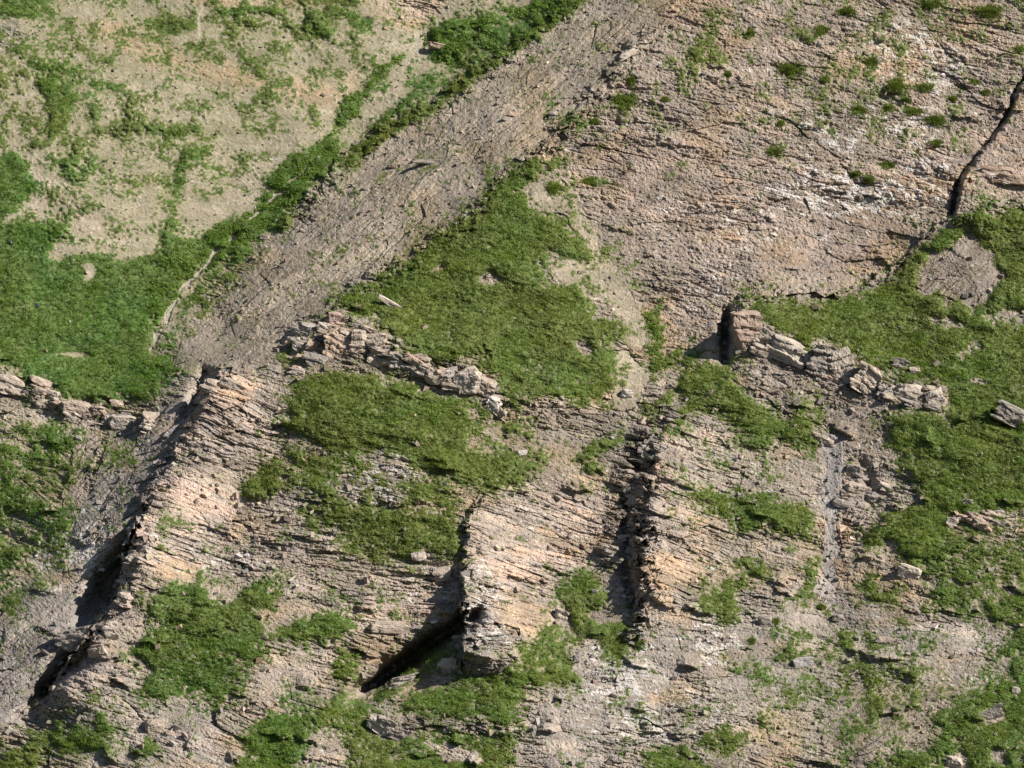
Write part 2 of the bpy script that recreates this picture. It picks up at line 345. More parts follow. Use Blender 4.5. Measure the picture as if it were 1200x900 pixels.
GRASS = [  # key, cover, feather, outline
 ('bowl', 1.0, 5, [(-60,262),(0,262),(30,248),(50,262),(62,252),(75,260),(80,270),(68,286),(60,299),(110,297),(150,301),(178,299),(182,285),(200,268),(215,280),(235,276),(256,262),(262,268),(245,285),(225,310),(212,335),(200,355),(185,385),(176,408),(200,420),(212,432),(200,447),(173,467),(140,467),(100,470),(73,463),(50,447),(27,447),(0,427),(-60,418)]),
 ('dark', 1.0, 4, [(-60,178),(20,178),(36,195),(43,212),(40,232),(30,248),(0,264),(-60,264)]),
 ('bowl', .55, 8, [(200,355),(225,310),(262,268),(300,262),(330,262),(320,285),(285,315),(255,345),(230,372),(205,415),(190,410)]),
 ('thin', .42, 30, [(-60,-60),(500,-60),(470,60),(400,130),(330,200),(250,255),(190,290),(60,250),(-60,170)]),
 ('thin', .42, 16, [(0,120),(60,170),(60,230),(130,280),(180,280),(180,200),(120,110)]),
 ('streak', .95, 7, [(33,68),(90,65),(112,83),(104,100),(92,128),(85,145),(88,174),(58,172),(48,150),(45,110),(35,85)]),
 ('streak', .8, 8, [(100,85),(140,92),(162,104),(157,114),(120,118),(95,128)]),
 ('streak', .7, 10, [(88,150),(140,190),(130,210),(92,220),(45,205),(48,180)]),
 ('streak', .95, 6, [(168,22),(200,12),(235,20),(232,38),(205,45),(170,35)]),
 ('streak', .95, 6, [(-20,-20),(65,-20),(68,12),(45,28),(20,25),(-20,24)]),
 ('streak', .95, 6, [(352,8),(402,2),(405,30),(380,50),(352,35)]),
 ('streak', .9, 3, [(245,11),(290,7),(335,8),(335,16),(290,16),(245,16)]),
 ('streak', .95, 6, [(212,165),(258,163),(250,182),(225,202),(212,240),(202,262),(192,285),(178,305),(192,262),(200,215),(205,190)]),
 ('streak', .8, 5, [(170,140),(200,138),(235,142),(232,158),(200,165),(168,158)]),
 ('streak', .8, 5, [(172,105),(195,103),(195,122),(176,122)]),
 ('bowl', 1.0, 4, [(180,292),(212,287),(232,288),(258,257),(290,247),(308,222),(332,190),(365,170),(400,150),(404,190),(370,215),(340,245),(330,270),(300,282),(270,300),(250,320),(235,318),(210,345),(190,372)]),
 ('bowl', .95, 6, [(395,120),(427,100),(440,78),(467,58),(476,66),(455,88),(430,112),(425,130),(405,150),(392,150)]),
 ('bowl', .78, 6, [(440,145),(470,110),(482,80),(512,80),(530,92),(545,92),(470,138),(430,168)]),
 ('bowl', .76, 5, [(496,38),(520,22),(573,7),(617,4),(640,-40),(700,-40),(673,4),(633,36),(600,56),(560,80),(533,92),(510,76),(498,55)]),
 ('bowl', .9, 5, [(400,5),(420,10),(442,25),(430,45),(412,30)]),
 ('strip', 1.0, 3, [(398,180),(436,156),(463,132),(503,117),(543,85),(597,48),(637,18),(684,-26),(715,-20),(680,8),(640,36),(600,66),(547,103),(512,132),(470,152),(445,170),(420,190),(400,198)]),
 ('strip', 1.0, 3, [(315,255),(330,246),(343,250),(342,265),(325,272),(312,270)]),
 ('strip', .55, 8, [(230,330),(300,285),(330,272),(300,310),(262,350),(235,390),(215,400)]),
 ('tri', .95, 7, [(318,420),(342,396),(382,362),(412,338),(442,318),(472,306),(502,296),(532,284),(548,262),(560,236),(580,213),(600,197),(627,183),(657,179),(655,196),(622,206),(614,226),(617,238),(640,247),(663,253),(685,277),(690,295),(704,308),(690,312),(650,302),(640,310),(643,330),(667,333),(690,350),(703,367),(725,380),(745,392),(715,400),(727,420),(727,443),(723,460),(700,474),(677,481),(653,468),(617,468),(600,474),(587,463),(573,443),(562,428),(557,418),(533,428),(510,430),(483,420),(467,408),(450,390),(433,378),(413,368),(398,362),(375,377),(348,403),(330,430)]),
 ('tri', 1.0, 5, [(430,340),(560,240),(612,215),(632,262),(636,330),(690,360),(710,440),(650,462),(600,466),(560,410),(480,405),(425,365)]),
 ('strip', .5, 6, [(420,325),(480,285),(540,240),(585,205),(640,170),(665,150),(690,138),(695,152),(660,175),(600,200),(550,260),(500,292),(430,325)]),
 ('shelf', 1.0, 6, [(335,475),(343,450),(360,436),(400,430),(435,437),(460,447),(493,457),(525,462),(560,467),(577,485),(566,505),(548,520),(560,532),(590,528),(633,540),(630,556),(600,572),(570,576),(540,570),(510,560),(480,545),(450,532),(430,530),(400,535),(375,530),(350,520),(335,500)]),
 ('shelf', .9, 4, [(577,488),(610,495),(627,503),(625,512),(600,512),(582,506)]),
 ('shelf', .8, 5, [(280,573),(300,548),(325,530),(340,545),(336,572),(310,585),(288,590)]),
 ('fray', .74, 10, [(335,515),(440,535),(545,572),(545,610),(510,600),(470,590),(400,590),(360,600),(325,560)]),
 ('fray', .92, 7, [(370,592),(400,585),(470,590),(500,602),(520,590),(542,605),(543,642),(535,655),(500,648),(470,655),(440,662),(410,655),(395,640),(405,618),(380,612)]),
 ('fray', .62, 10, [(350,560),(400,560),(400,620),(370,640),(340,600)]),
 ('fray', .8, 4, [(480,665),(500,668),(498,678),(480,675)]),
 ('low', 1.0, 6, [(195,682),(233,680),(243,697),(267,710),(288,680),(310,673),(330,697),(320,718),(303,713),(310,738),(320,757),(300,787),(283,777),(280,787),(295,812),(267,820),(233,823),(213,813),(197,827),(155,808),(177,787),(150,765),(173,745),(193,733),(170,710),(180,698)]),
 ('low', .95, 6, [(307,742),(340,728),(380,714),(402,712),(422,728),(422,742),(405,752),(385,757),(355,750),(330,754),(313,752)]),
 ('low', .8, 5, [(187,607),(200,603),(215,610),(212,619),(195,620)]),
 ('corner', .86, 8, [(-40,895),(0,882),(25,865),(60,850),(95,847),(123,830),(143,853),(127,880),(100,888),(60,890),(40,905),(-40,930)]),
 ('corner', .8, 5, [(155,875),(180,865),(190,880),(170,893)]),
 ('corner', .5, 6, [(200,835),(228,830),(230,850),(205,862)]),
 ('low', .86, 9, [(285,855),(320,827),(360,830),(400,805),(425,822),(460,835),(420,850),(370,866),(350,930),(270,930)]),
 ('edge', 1.0, 4, [(-40,620),(0,622),(37,640),(22,660),(0,677),(-40,690)]),
 ('edge', .9, 5, [(-40,545),(0,547),(17,553),(27,577),(67,583),(62,602),(50,615),(0,602),(-40,600)]),
 ('edge', 1.0, 4, [(43,492),(67,493),(90,513),(87,534),(60,534),(37,514)]),
 ('edge', .9, 3, [(-40,512),(0,517),(33,529),(30,537),(0,532),(-40,528)]),
 ('edge', .9, 4, [(-40,480),(8,484),(13,498),(0,512),(-40,505)]),
 ('edge', .52, 14, [(-40,470),(90,485),(110,530),(95,640),(40,720),(-40,760)]),
 ('edge', .5, 6, [(115,515),(155,515),(160,540),(130,560),(110,548)]),
 ('band', 1.0, 5, [(655,728),(662,742),(673,765),(673,800),(630,806),(613,815),(607,840),(600,848),(560,847),(533,847),(500,840),(470,838),(462,826),(480,815),(510,800),(550,793),(587,788),(605,773),(625,750),(640,735)]),
 ('notch', 1.0, 5, [(650,682),(667,676),(703,673),(717,710),(692,717),(703,728),(737,730),(737,760),(730,785),(707,770),(700,750),(673,747),(673,730),(657,713)]),
 ('bottom', .80, 10, [(400,838),(420,828),(460,832),(475,850),(505,860),(540,850),(605,855),(613,880),(600,930),(400,930)]),
 ('bottom', .86, 7, [(430,815),(455,800),(470,780),(487,762),(512,750),(535,758),(540,766),(512,785),(487,800),(460,815),(440,826)]),
 ('bottom', .8, 6, [(395,760),(425,762),(422,788),(400,812),(385,800)]),
 ('ramp', .95, 5, [(667,540),(690,517),(733,500),(732,517),(702,533),(713,547),(710,563),(683,557)]),
 ('ramp', .92, 5, [(747,482),(777,460),(800,438),(808,446),(790,470),(770,482),(752,494)]),
 ('ramp', .85, 6, [(752,358),(775,358),(778,385),(785,420),(787,445),(762,440),(757,400)]),
 ('ramp', .4, 8, [(690,268),(730,285),(770,320),(775,350),(745,360),(720,330),(680,300)]),
 ('mid', .97, 6, [(795,418),(800,405),(820,410),(827,420),(863,423),(860,433),(866,452),(890,472),(917,485),(940,467),(970,483),(962,502),(972,520),(957,533),(933,530),(910,515),(893,530),(870,520),(853,497),(827,487),(808,490),(792,505)]),
 ('mid', .85, 5, [(780,410),(800,398),(808,412),(800,440),(785,450)]),
 ('tufty', .9, 8, [(800,560),(860,572),(900,573),(943,587),(955,605),(962,635),(945,642),(920,632),(900,625),(885,632),(870,627),(840,607),(800,592)]),
 ('tufty', .9, 5, [(943,645),(963,655),(962,675),(950,700),(925,708),(940,682)]),
 ('tufty', .97, 5, [(813,694),(833,680),(863,673),(860,650),(887,650),(920,678),(913,687),(876,678),(870,707),(860,720),(827,723),(813,713)]),
 ('tufty', .45, 10, [(790,510),(830,500),(880,540),(930,540),(950,580),(860,570),(800,560)]),
 ('right', .97, 6, [(863,357),(872,350),(900,346),(930,350),(970,353),(1000,344),(1022,336),(1045,322),(1062,303),(1087,275),(1120,262),(1153,245),(1300,234),(1300,600),(1160,600),(1120,610),(1122,640),(1117,665),(1100,672),(1075,680),(1055,665),(1045,638),(1012,650),(1013,625),(1040,600),(1080,590),(1075,570),(1060,560),(1047,545),(1045,525),(1040,500),(1045,485),(1060,475),(1102,480),(1112,463),(1080,447),(1050,450),(1040,440),(1007,424),(987,410),(960,400),(945,406),(920,396),(892,386),(880,378)]),
 ('right', .92, 6, [(997,690),(1017,670),(1053,684),(1067,717),(1033,708)]),
 ('right', .85, 6, [(1087,697),(1133,700),(1133,713),(1090,711)]),
 ('right', .62, 10, [(1060,660),(1130,600),(1260,590),(1260,740),(1160,740),(1080,720)]),
 ('lower', .93, 7, [(1010,902),(1040,883),(1087,877),(1102,858),(1097,833),(1113,817),(1153,800),(1180,783),(1170,767),(1173,747),(1200,733),(1260,720),(1260,960),(1000,960)]),
 ('foot', .95, 5, [(800,830),(838,823),(830,833),(823,848),(798,848)]),
 ('foot', .95, 6, [(820,860),(850,850),(880,857),(877,873),(850,893),(823,880)]),
 ('foot', .95, 5, [(753,892),(763,877),(800,868),(820,880),(828,905),(830,960),(750,960)]),
 ('foot', .5, 8, [(765,855),(800,845),(822,862),(800,872)]),
 ('scrap', .7, 7, [(970,773),(1000,770),(1015,785),(1000,805),(980,800)]),
 ('scrap', .72, 7, [(1050,770),(1100,770),(1103,790),(1083,797),(1092,813),(1063,815)]),
 ('scrap', .6, 8, [(880,790),(905,770),(912,800),(905,818),(880,812)]),
 ('scrap', .42, 14, [(890,730),(1000,720),(1120,760),(1100,830),(1000,900),(920,890),(880,820)]),
 ('scrap', .6, 5, [(856,784),(868,776),(873,788),(862,796)]),
 ('scrap', .22, 24, [(320,560),(540,580),(545,720),(470,760),(330,840),(200,860),(60,900),(100,800),(180,700),(280,620)]),
 ('scrap', .20, 24, [(880,500),(960,560),(990,720),(1240,700),(1240,960),(620,960),(700,800),(840,740)]),
 ('face', .75, 6, [(790,100),(795,70),(805,45),(820,35),(830,10),(848,25),(845,45),(845,62),(825,80),(820,104),(800,108)]),
 ('face', .8, 4, [(660,143),(680,136),(694,140),(690,154),(670,156)]),
 ('face', .75, 4, [(640,218),(652,212),(668,220),(664,230),(645,230)]),
 ('face', .7, 5, [(678,210),(700,206),(704,220),(690,224)]),
 ('face', .24, 16, [(820,-60),(1260,-60),(1260,120),(1180,120),(1120,180),(900,190),(780,90)]),
 ('face', .2, 12, [(690,100),(790,70),(800,160),(720,170),(660,150)]),
 ('strip', .22, 14, [(690,-20),(800,-20),(700,120),(560,215),(420,320),(300,420),(220,430),(330,290),(470,160)]),
]
HOLES = [  # bare earth and rock inside the patches: share removed, feather, outline
 (.93, 6, [(1078,318),(1092,296),(1112,292),(1126,274),(1140,274),(1150,288),(1168,296),(1164,312),(1178,324),(1162,338),(1156,352),(1138,364),(1126,352),(1108,356),(1098,342),(1080,346),(1072,334)]),
 (.75, 4, [(1150,365),(1180,362),(1240,366),(1240,382),(1160,380)]),
 (.7, 3, [(1090,374),(1110,372),(1133,378),(1133,385),(1100,383)]),
 (.7, 3, [(1118,414),(1140,410),(1146,418),(1125,423)]),
 (.7, 3, [(1133,400),(1148,402),(1150,409),(1136,410)]),
 (.7, 3, [(1105,420),(1112,424),(1110,430),(1103,428)]),
 (.65, 3, [(1127,444),(1142,440),(1160,445),(1150,450)]),
 (.8, 3, [(1045,448),(1110,452),(1112,478),(1060,474),(1046,470)]),
 (.8, 4, [(560,322),(578,318),(590,328),(565,333)]),
 (.85, 3, [(672,398),(690,396),(697,415),(682,418)]),
 (.8, 3, [(505,316),(520,310),(520,318),(508,320)]),
 (.8, 3, [(548,478),(560,476),(562,492),(550,492)]),
 (.9, 3, [(97,310),(110,308),(114,326),(102,330)]),
 (.8, 2, [(62,414),(80,412),(105,415),(105,418),(80,417)]),
 (.3, 8, [(400,550),(470,545),(480,590),(430,600),(395,585)]),
 (.9, 4, [(960,520),(990,512),(990,600),(985,705),(957,710),(962,640)]),
 (.8, 4, [(1150,828),(1175,826),(1180,845),(1155,850)]),
 (.8, 4, [(1105,890),(1130,880),(1140,905),(1105,915)]),
 (.7, 4, [(1160,875),(1180,878),(1180,896),(1160,894)]),
 (.8, 4, [(430,842),(470,838),(490,860),(450,868),(430,858)]),
 (.8, 4, [(500,870),(560,880),(565,892),(520,895)]),
 (.8, 4, [(880,388),(900,386),(940,404),(930,412)]),
]
PATHLINE = [(178,408),(187,387),(200,363),(212,343),(222,330),(236,315),(252,298),(268,284),(284,268),(299,252),(315,238),(335,220),(352,203),(372,186)]
sl, d, h = line_d(PATHLINE, [2.4,3,3.4,3,3.2,3,2.8,2.6,2.6,2.4,2.2,2,1.6,.8], WX * .5 + PX * .5, WY * .5 + PY * .5, 12)
path = np.zeros_like(MAC); path[sl] = sm(-.9, .9, h * (.8 + 1.1 * fbm(PX[sl] / 9, PY[sl] / 9, 3, 8)) - np.abs(d + 2.5 * vn(PX[sl] / 14, PY[sl] / 14, 9))) * (np.hypot(PX[sl] - 275, PY[sl] - 295) < 155) * sm(-.45, .0, fbm(PX[sl] / 12, PY[sl] / 12, 3, 11))
path2 = np.zeros_like(MAC)
sl, d, h = line_d([(237,10),(234,24),(233,38),(231,52)], [2,2.2,1.6,.4], WX, WY, 8)
path2[sl] = sm(-.6, .6, h - np.abs(d)) * (PY[sl] > 8) * (PY[sl] < 54)

field = np.zeros_like(MAC); owner = np.zeros(MAC.shape, np.int16); keys = list(PATCH)
for key, cov, fe, poly in GRASS:
    fe = fe * 2.3 + 2 if fe >= 4 else fe * 1.4 + .5; sd_ = sdf(poly, WX, WY, fe * 3.2 + 4)
    v = np.maximum(min(cov, .965 if key in ('bowl', 'dark', 'tri', 'shelf', 'right') else .93 if key in ('band', 'low', 'notch', 'ramp', 'mid') else .86) * sm(-fe, fe * 1.1, sd_), .36 * min(cov, 1) * sm(-fe * 2.8, 0, sd_))
    m = v > field
    field = np.where(m, v, field); owner[m] = keys.index(key)
for cov, fe, poly in HOLES:
    field = field * (1 - cov * sm(-fe, fe, sdf(poly, WX, WY, fe * 2 + 4)))
field *= (1 - path * .93) * (1 - .8 * path2)
gn = .5 + .5 * (1.5 * fbm(PX / 9, PY / 7, 3, 400) + .9 * vn(PX / 2.6, PY / 2.2, 411) + .5 * fbm(PX / 40, PY / 30, 2, 420)) * .75
streaky = .5 + .62 * (fbm((PX * .6 + PY * .8) / 3.5, (PX * .8 - PY * .6) / 16, 3, 430) * 1.2 + .6 * vn(PX / 2.6, PY / 2.2, 433))
gn = np.where(owner == keys.index('strip'), np.where(field < .4, streaky, gn), gn)
gfine = .5 + .5 * (1.1 * fbm(PX / 16, PY / 14, 3, 440) + .95 * fbm(PX / 2.6, PY / 2.1, 2, 445))
gn = np.where(np.isin(owner, [keys.index(k) for k in ('thin', 'face', 'scrap', 'edge')]) & (field < .5), gfine, gn)
gn = gn + (gfine - gn) * sm(.75, .35, field) * .7
gn = gn + .22 * vn(PX / 2.1, PY / 1.9, 447) + .12 * vn(PX / 4.4, PY / 3.6, 449)
grass = sm(-.06, .06, field - np.clip(gn, .015, .965))
def blur(a, n):
    for ax in (0, 1):
        p = np.pad(a, [(n + 1, n) if k == ax else (0, 0) for k in (0, 1)], mode='edge')
        c = np.cumsum(p, axis=ax, dtype=np.float64)
        a = ((c[2 * n + 1:] - c[:-2 * n - 1]) if ax == 0 else (c[:, 2 * n + 1:] - c[:, :-2 * n - 1])) / (2 * n + 1)
    return a.astype(F)
gsoft = blur(grass, 2)
gwide = blur(grass, 9)

# ------------------------------------------------------------------ bedrock broken into plates along the bedding
rad = np.radians(dip)
warpq = 5 * fbm(PX / 75, PY / 50, 3, 500) + .7 * fbm(PX / 9, PY / 9, 2, 510)
pp = PX * np.cos(rad) + PY * np.sin(rad) + 6 * fbm(PX / 30, PY / 30, 3, 520)
qq = -PX * np.sin(rad) + PY * np.cos(rad) + warpq
plate = np.zeros_like(MAC); tint = np.zeros_like(MAC); tint2 = np.zeros_like(MAC)
for k, (L, T, amp, tw) in enumerate(((84, 21, 1.00, .35), (38, 9.5, .58, .30), (15, 4.6, .34, .2), (6.5, 2.5, .17, .15))):
    gap, du, dv, r = voro(pp / L + .37 * k, qq / T + .7 * k, 600 + 40 * k)
    # every plate: its own step out of the wall, its own tilt; its upper edge leans out
    plate += amp * ((r[0] - .5) * 1.1 + du * (r[1] - .5) * 1.0 + dv * ((r[2] - .5) * 1.0 - .35) - .55 * np.exp(-gap * 9) * (r[3] > .3))
    tint += tw * (r[1] - .5) * 2; tint2 += tw * (r[3] - .5) * 2
beds = np.zeros_like(MAC)
for k, (L, T, amp) in enumerate(((60, 14.5, .85), (27, 6.2, .62), (13, 3.0, .36))):
    qn = qq / T + .30 * fbm(pp / 45, qq / 30, 2, 1300 + k) + 1.5 * fbm(pp / 190, qq / (T * 4.5), 2, 1310 + k)
    li = np.floor(qn).astype(np.int32); fr = (qn - li).astype(F)
    zero = np.zeros_like(li)
    hl = h01(li, zero, 1320 + k)
    cp = np.floor(pp / (L * (.45 + 1.1 * hl)) + 9 * hl + .25 * fr).astype(np.int32)
    r0 = h01(li, cp, 1330 + k); r1 = h01(li, cp, 1340 + k)
    beds += amp * ((r0 - .5) * 1.15 + (fr - .5) * (.9 * r1 - .25) - .42 * (fr > .84) * (r1 > .5))
    tint += bedw * (.55, .5, .35)[k] * (r1 - .5) * 2 - bedw * tint * .3
    tint2 += bedw * (.45, .45, .3)[k] * (h01(li, cp, 1350 + k) - .5) * 2
beds *= .6 + .85 * sm(-.4, .45, fbm(pp / 70, qq / 34, 2, 1360))
plate = plate * (1 - bedw) + beds * bedw
strat = fbm(pp / 120, qq / 2.6, 3, 560, .7)
plate += .16 * strat
rubble_n = fbm(PX / 3.2, PY / 2.6, 3, 570, .65)
expose = (1 - gwide * .75)
facew = sm(-1, 1, sdf(ZONES[8][4], WX, WY, 24) / 10)
mod = (.30 + .95 * sm(-.45, .45, fbm(PX / 55, PY / 42, 3, 580))) * sm(.05, .35, rough)
OFF += plate * rough * mod * expose + (.16 - .04 * bedw + .09 * facew) * rubble_n * np.clip(rough + .3, 0, 1) + (.10 - .04 * bedw) * np.clip(rough, 0, 1) * fbm(PX / 1.9, PY / 1.5, 2, 575, .7)
# scree: furrows and stones running down to the left
sc_w = sm(-1, 1, sdf(ZONES[7][4], WX, WY, 24) / 9)
fu = PX * .80 - PY * .60; fv = PX * .60 + PY * .80
OFF += sc_w * (.12 * fbm(fv / 9, fu / 60, 3, 590) + .11 * fbm(fv / 3, fu / 6, 3, 595, .7) + .25 * fbm(PX / 60, PY / 60, 3, 599) + .16 * np.maximum(fbm(fv / 6, fu / 14, 2, 597), .25))
# the upper face: fine ragged ledges
# turf: a thick lip over the rock, humps and small terraces
hump = .6 * fbm(PX / 26, PY / 15, 4, 700, .55) + .7 * fbm(PX / 75, PY / 45, 2, 705) + .12 * fbm(PX / 7, PY / 4.5, 3, 720)
dense = sm(.5, 1.0, gwide)
OFF += gsoft * (.16 + .34 * dense) + hump * gsoft * (.35 + .65 * dense)
OFF -= .25 * path
YY = None
ZP = 450 - CY
# ------------------------------------------------------------------ world positions
baseY = (450 - PY) * PXM * COT
depth = baseY - MAC
S = (CAM_D + depth) / CAM_D          # the ground point that the survey ray meets on the smooth slope
inside = ((PX > -46) & (PX < 1246) & (PY > -46) & (PY < 946))
WXm = (PX - 600) * PXM * S; WZm = (450 - PY) * PXM * S
WYm = depth - OFF
POS = np.stack([WXm, WYm, WZm], -1).astype(F)

# ------------------------------------------------------------------ colour of the ground (bare albedo, no light in it)
tn = sm(-.75, .75, tint + .35 * fbm(pp / 40, qq / 8, 3, 800))[..., None]
t3 = sm(.15, .75, tint2 + .5 * fbm(PX / 45, PY / 40, 3, 810))[..., None]
rock = BASE[0] + (BASE[1] - BASE[0]) * tn
rock = rock + (BASE[2] - rock) * t3 * .8
rock *= (1 + .26 * tint2 + .16 * fbm(PX / 2.2, PY / 1.7, 2, 830, .8) + .10 * strat)[..., None]
# rust-red weathering on some beds
red = sm(.30, .62, fbm(pp / 34, qq / 5, 3, 840) + .25 * tint) * sm(.25, .7, rough)
rock = rock + (np.array([.38, .262, .18], F) - rock) * (red * .36)[..., None]
mauve = sm(.02, .42, fbm(pp / 55, qq / 10, 4, 846, .6) + .35 * tint2) * sm(.15, .45, rough)
rock = rock + (np.array([.315, .272, .272], F) - rock) * (mauve * .36)[..., None]
ochre = sm(.05, .5, fbm(PX / 70, PY / 45, 4, 847, .6)) * sm(.12, .4, rough)
rock = rock + (rock * np.array([1.06, .93, .72], F) - rock) * (ochre * .8)[..., None]
slate = sm(.1, .5, fbm(PX / 42, PY / 30, 4, 848, .6)) * sm(.12, .4, rough)
rock = rock * (1 - .26 * slate[..., None])
lum_ = rock.mean(-1, keepdims=True); rock = (lum_ + (rock - lum_) * .86) * np.array([.87, .815, .77], F)
rock *= (1 + .22 * fbm(PX / 38, PY / 30, 4, 845, .6))[..., None]
# pale lime crust, in flecks
LIME = [((700,740),(830,860)),((1020,215),(90,26)),((965,225),(60,30)),((1090,85),(45,45)),((1075,60),(30,40)),((80,650),(70,40)),((450,560),(60,40)),((990,160),(40,30)),((270,660),(50,30)),
        ((720,790),(60,60)),((760,845),(70,40)),((1085,200),(50,20)),((1000,225),(110,34)),((1095,75),(60,45)),((960,155),(45,28)),((1060,150),(60,30)),((830,740),(40,40)),((560,700),(40,50))]
limebias = np.zeros_like(MAC)
for (a, b), (rx, ry) in LIME[1:]:
    limebias = np.maximum(limebias, np.exp(-(((PX - a) / rx) ** 2 + ((PY - b) / ry) ** 2)))
lime = sm(.52, .80, fbm(pp / 11, qq / 3.6, 4, 850, .62) * .95 + .50 * limebias + crust * .6 + .28 * fbm(PX / 60, PY / 40, 2, 860)) * (1 - sc_w * .7)
rock = rock + (np.array([.60, .565, .53], F) - rock) * (lime * .52)[..., None]
speck = (h01(np.round(PX / 1.5).astype(np.int32), np.round(PY / 1.3).astype(np.int32), 870) > .985) * (rough > .1)
rock = rock + (np.array([.56, .52, .47], F) - rock) * (speck * .5)[..., None]
pth = np.maximum(path, path2 * .7)
rock = rock + (np.array([.33, .295, .24], F) * (1 + .25 * rubble_n[..., None]) - rock) * pth[..., None]
# a wash of sparse short grass that never closes
wash = np.clip(field * 1.15 + .25 * sc_w * sm(-.1, .4, fbm(fv / 14, fu / 50, 3, 849)), 0, 1) * (1 - .55 * sm(.2, .9, rubble_n + .5)) * np.where(np.isin(owner, [keys.index(k) for k in ('thin', 'streak', 'bowl')]), .95, .38)
rock = rock + (np.array([.135, .142, .056], F) - rock) * wash[..., None]
# thin moss and dry grass film around the tufts
film = sm(.0, .6, gwide - .25 * rubble_n) * .5
rock = rock + (np.array([.150, .140, .062], F) - rock) * (film * (1 - grass) * .55)[..., None]
tv = np.array([PATCH[k][1] for k in keys], F)[owner]
tv = np.clip(tv + .35 * fbm(PX / 55, PY / 40, 3, 880), 0, 1)[..., None]
turf = np.array([.110, .120, .034], F) * (1 - tv) + np.array([.064, .120, .032], F) * tv
turf = turf * (1 + .25 * fbm(PX / 6, PY / 4, 3, 890))[..., None]
COLR = np.clip(rock + (turf - rock) * grass[..., None], .01, .9)

# ------------------------------------------------------------------ helpers for objects
def tag(o, label, cat, kind=None, group=None):
    o['label'] = label; o['category'] = cat
    if kind: o['kind'] = kind
    if group: o['group'] = group
    return o

def mesh_np(name, co, faces, cols, mat, parent=None):
    """faces: (n, k) index array with k corners each"""
    me = bpy.data.meshes.new(name)
    n, k = faces.shape
    me.vertices.add(len(co)); me.vertices.foreach_set('co', np.ascontiguousarray(co, F).ravel())
    me.loops.add(n * k); me.loops.foreach_set('vertex_index', np.ascontiguousarray(faces, np.int32).ravel())
    me.polygons.add(n)
    me.polygons.foreach_set('loop_start', np.arange(0, n * k, k, dtype=np.int32))
    me.polygons.foreach_set('use_smooth', np.zeros(n, bool))
    me.update(calc_edges=True)
    if cols is not None:
        a = me.attributes.new('tone', 'FLOAT_COLOR', 'POINT')
        a.data.foreach_set('color', np.concatenate([cols, np.ones((len(co), 1))], 1).astype(F).ravel())
    me.materials.append(mat)
    o = bpy.data.objects.new(name, me); col.objects.link(o)
    if parent: o.parent = parent
    return o

# ------------------------------------------------------------------ materials
def rock_material(name, fine=9.0, bump=.35):
    m = bpy.data.materials.new(name); m.use_nodes = True; nt = m.node_tree; N = nt.nodes; N.clear(); L = nt.links.new
    out = N.new('ShaderNodeOutputMaterial'); b = N.new('ShaderNodeBsdfPrincipled')
    b.inputs['Roughness'].default_value = .92; b.inputs['Specular IOR Level'].default_value = .15
    at = N.new('ShaderNodeAttribute'); at.attribute_name = 'tone'
    ge = N.new('ShaderNodeNewGeometry')
    n1 = N.new('ShaderNodeTexNoise'); n1.inputs['Scale'].default_value = fine; n1.inputs['Detail'].default_value = 3
    n2 = N.new('ShaderNodeTexNoise'); n2.inputs['Scale'].default_value = fine * .22; n2.inputs['Detail'].default_value = 4; n2.inputs['Roughness'].default_value = .7
    L(ge.outputs['Position'], n1.inputs['Vector']); L(ge.outputs['Position'], n2.inputs['Vector'])
    r1 = N.new('ShaderNodeMapRange'); r1.inputs[1].default_value = .25; r1.inputs[2].default_value = .75; r1.inputs[3].default_value = .74; r1.inputs[4].default_value = 1.26
    r2 = N.new('ShaderNodeMapRange'); r2.inputs[1].default_value = .3; r2.inputs[2].default_value = .7; r2.inputs[3].default_value = .88; r2.inputs[4].default_value = 1.12
    L(n1.outputs['Fac'], r1.inputs[0]); L(n2.outputs['Fac'], r2.inputs[0])
    mu = N.new('ShaderNodeMath'); mu.operation = 'MULTIPLY'; L(r1.outputs[0], mu.inputs[0]); L(r2.outputs[0], mu.inputs[1])
    vm = N.new('ShaderNodeVectorMath'); vm.operation = 'SCALE'; L(at.outputs['Color'], vm.inputs[0]); L(mu.outputs[0], vm.inputs['Scale'])
    L(vm.outputs[0], b.inputs['Base Color'])
    bp = N.new('ShaderNodeBump'); bp.inputs['Strength'].default_value = bump; bp.inputs['Distance'].default_value = .12
    L(n1.outputs['Fac'], bp.inputs['Height']); L(bp.outputs[0], b.inputs['Normal'])
    L(b.outputs[0], out.inputs['Surface'])
    return m

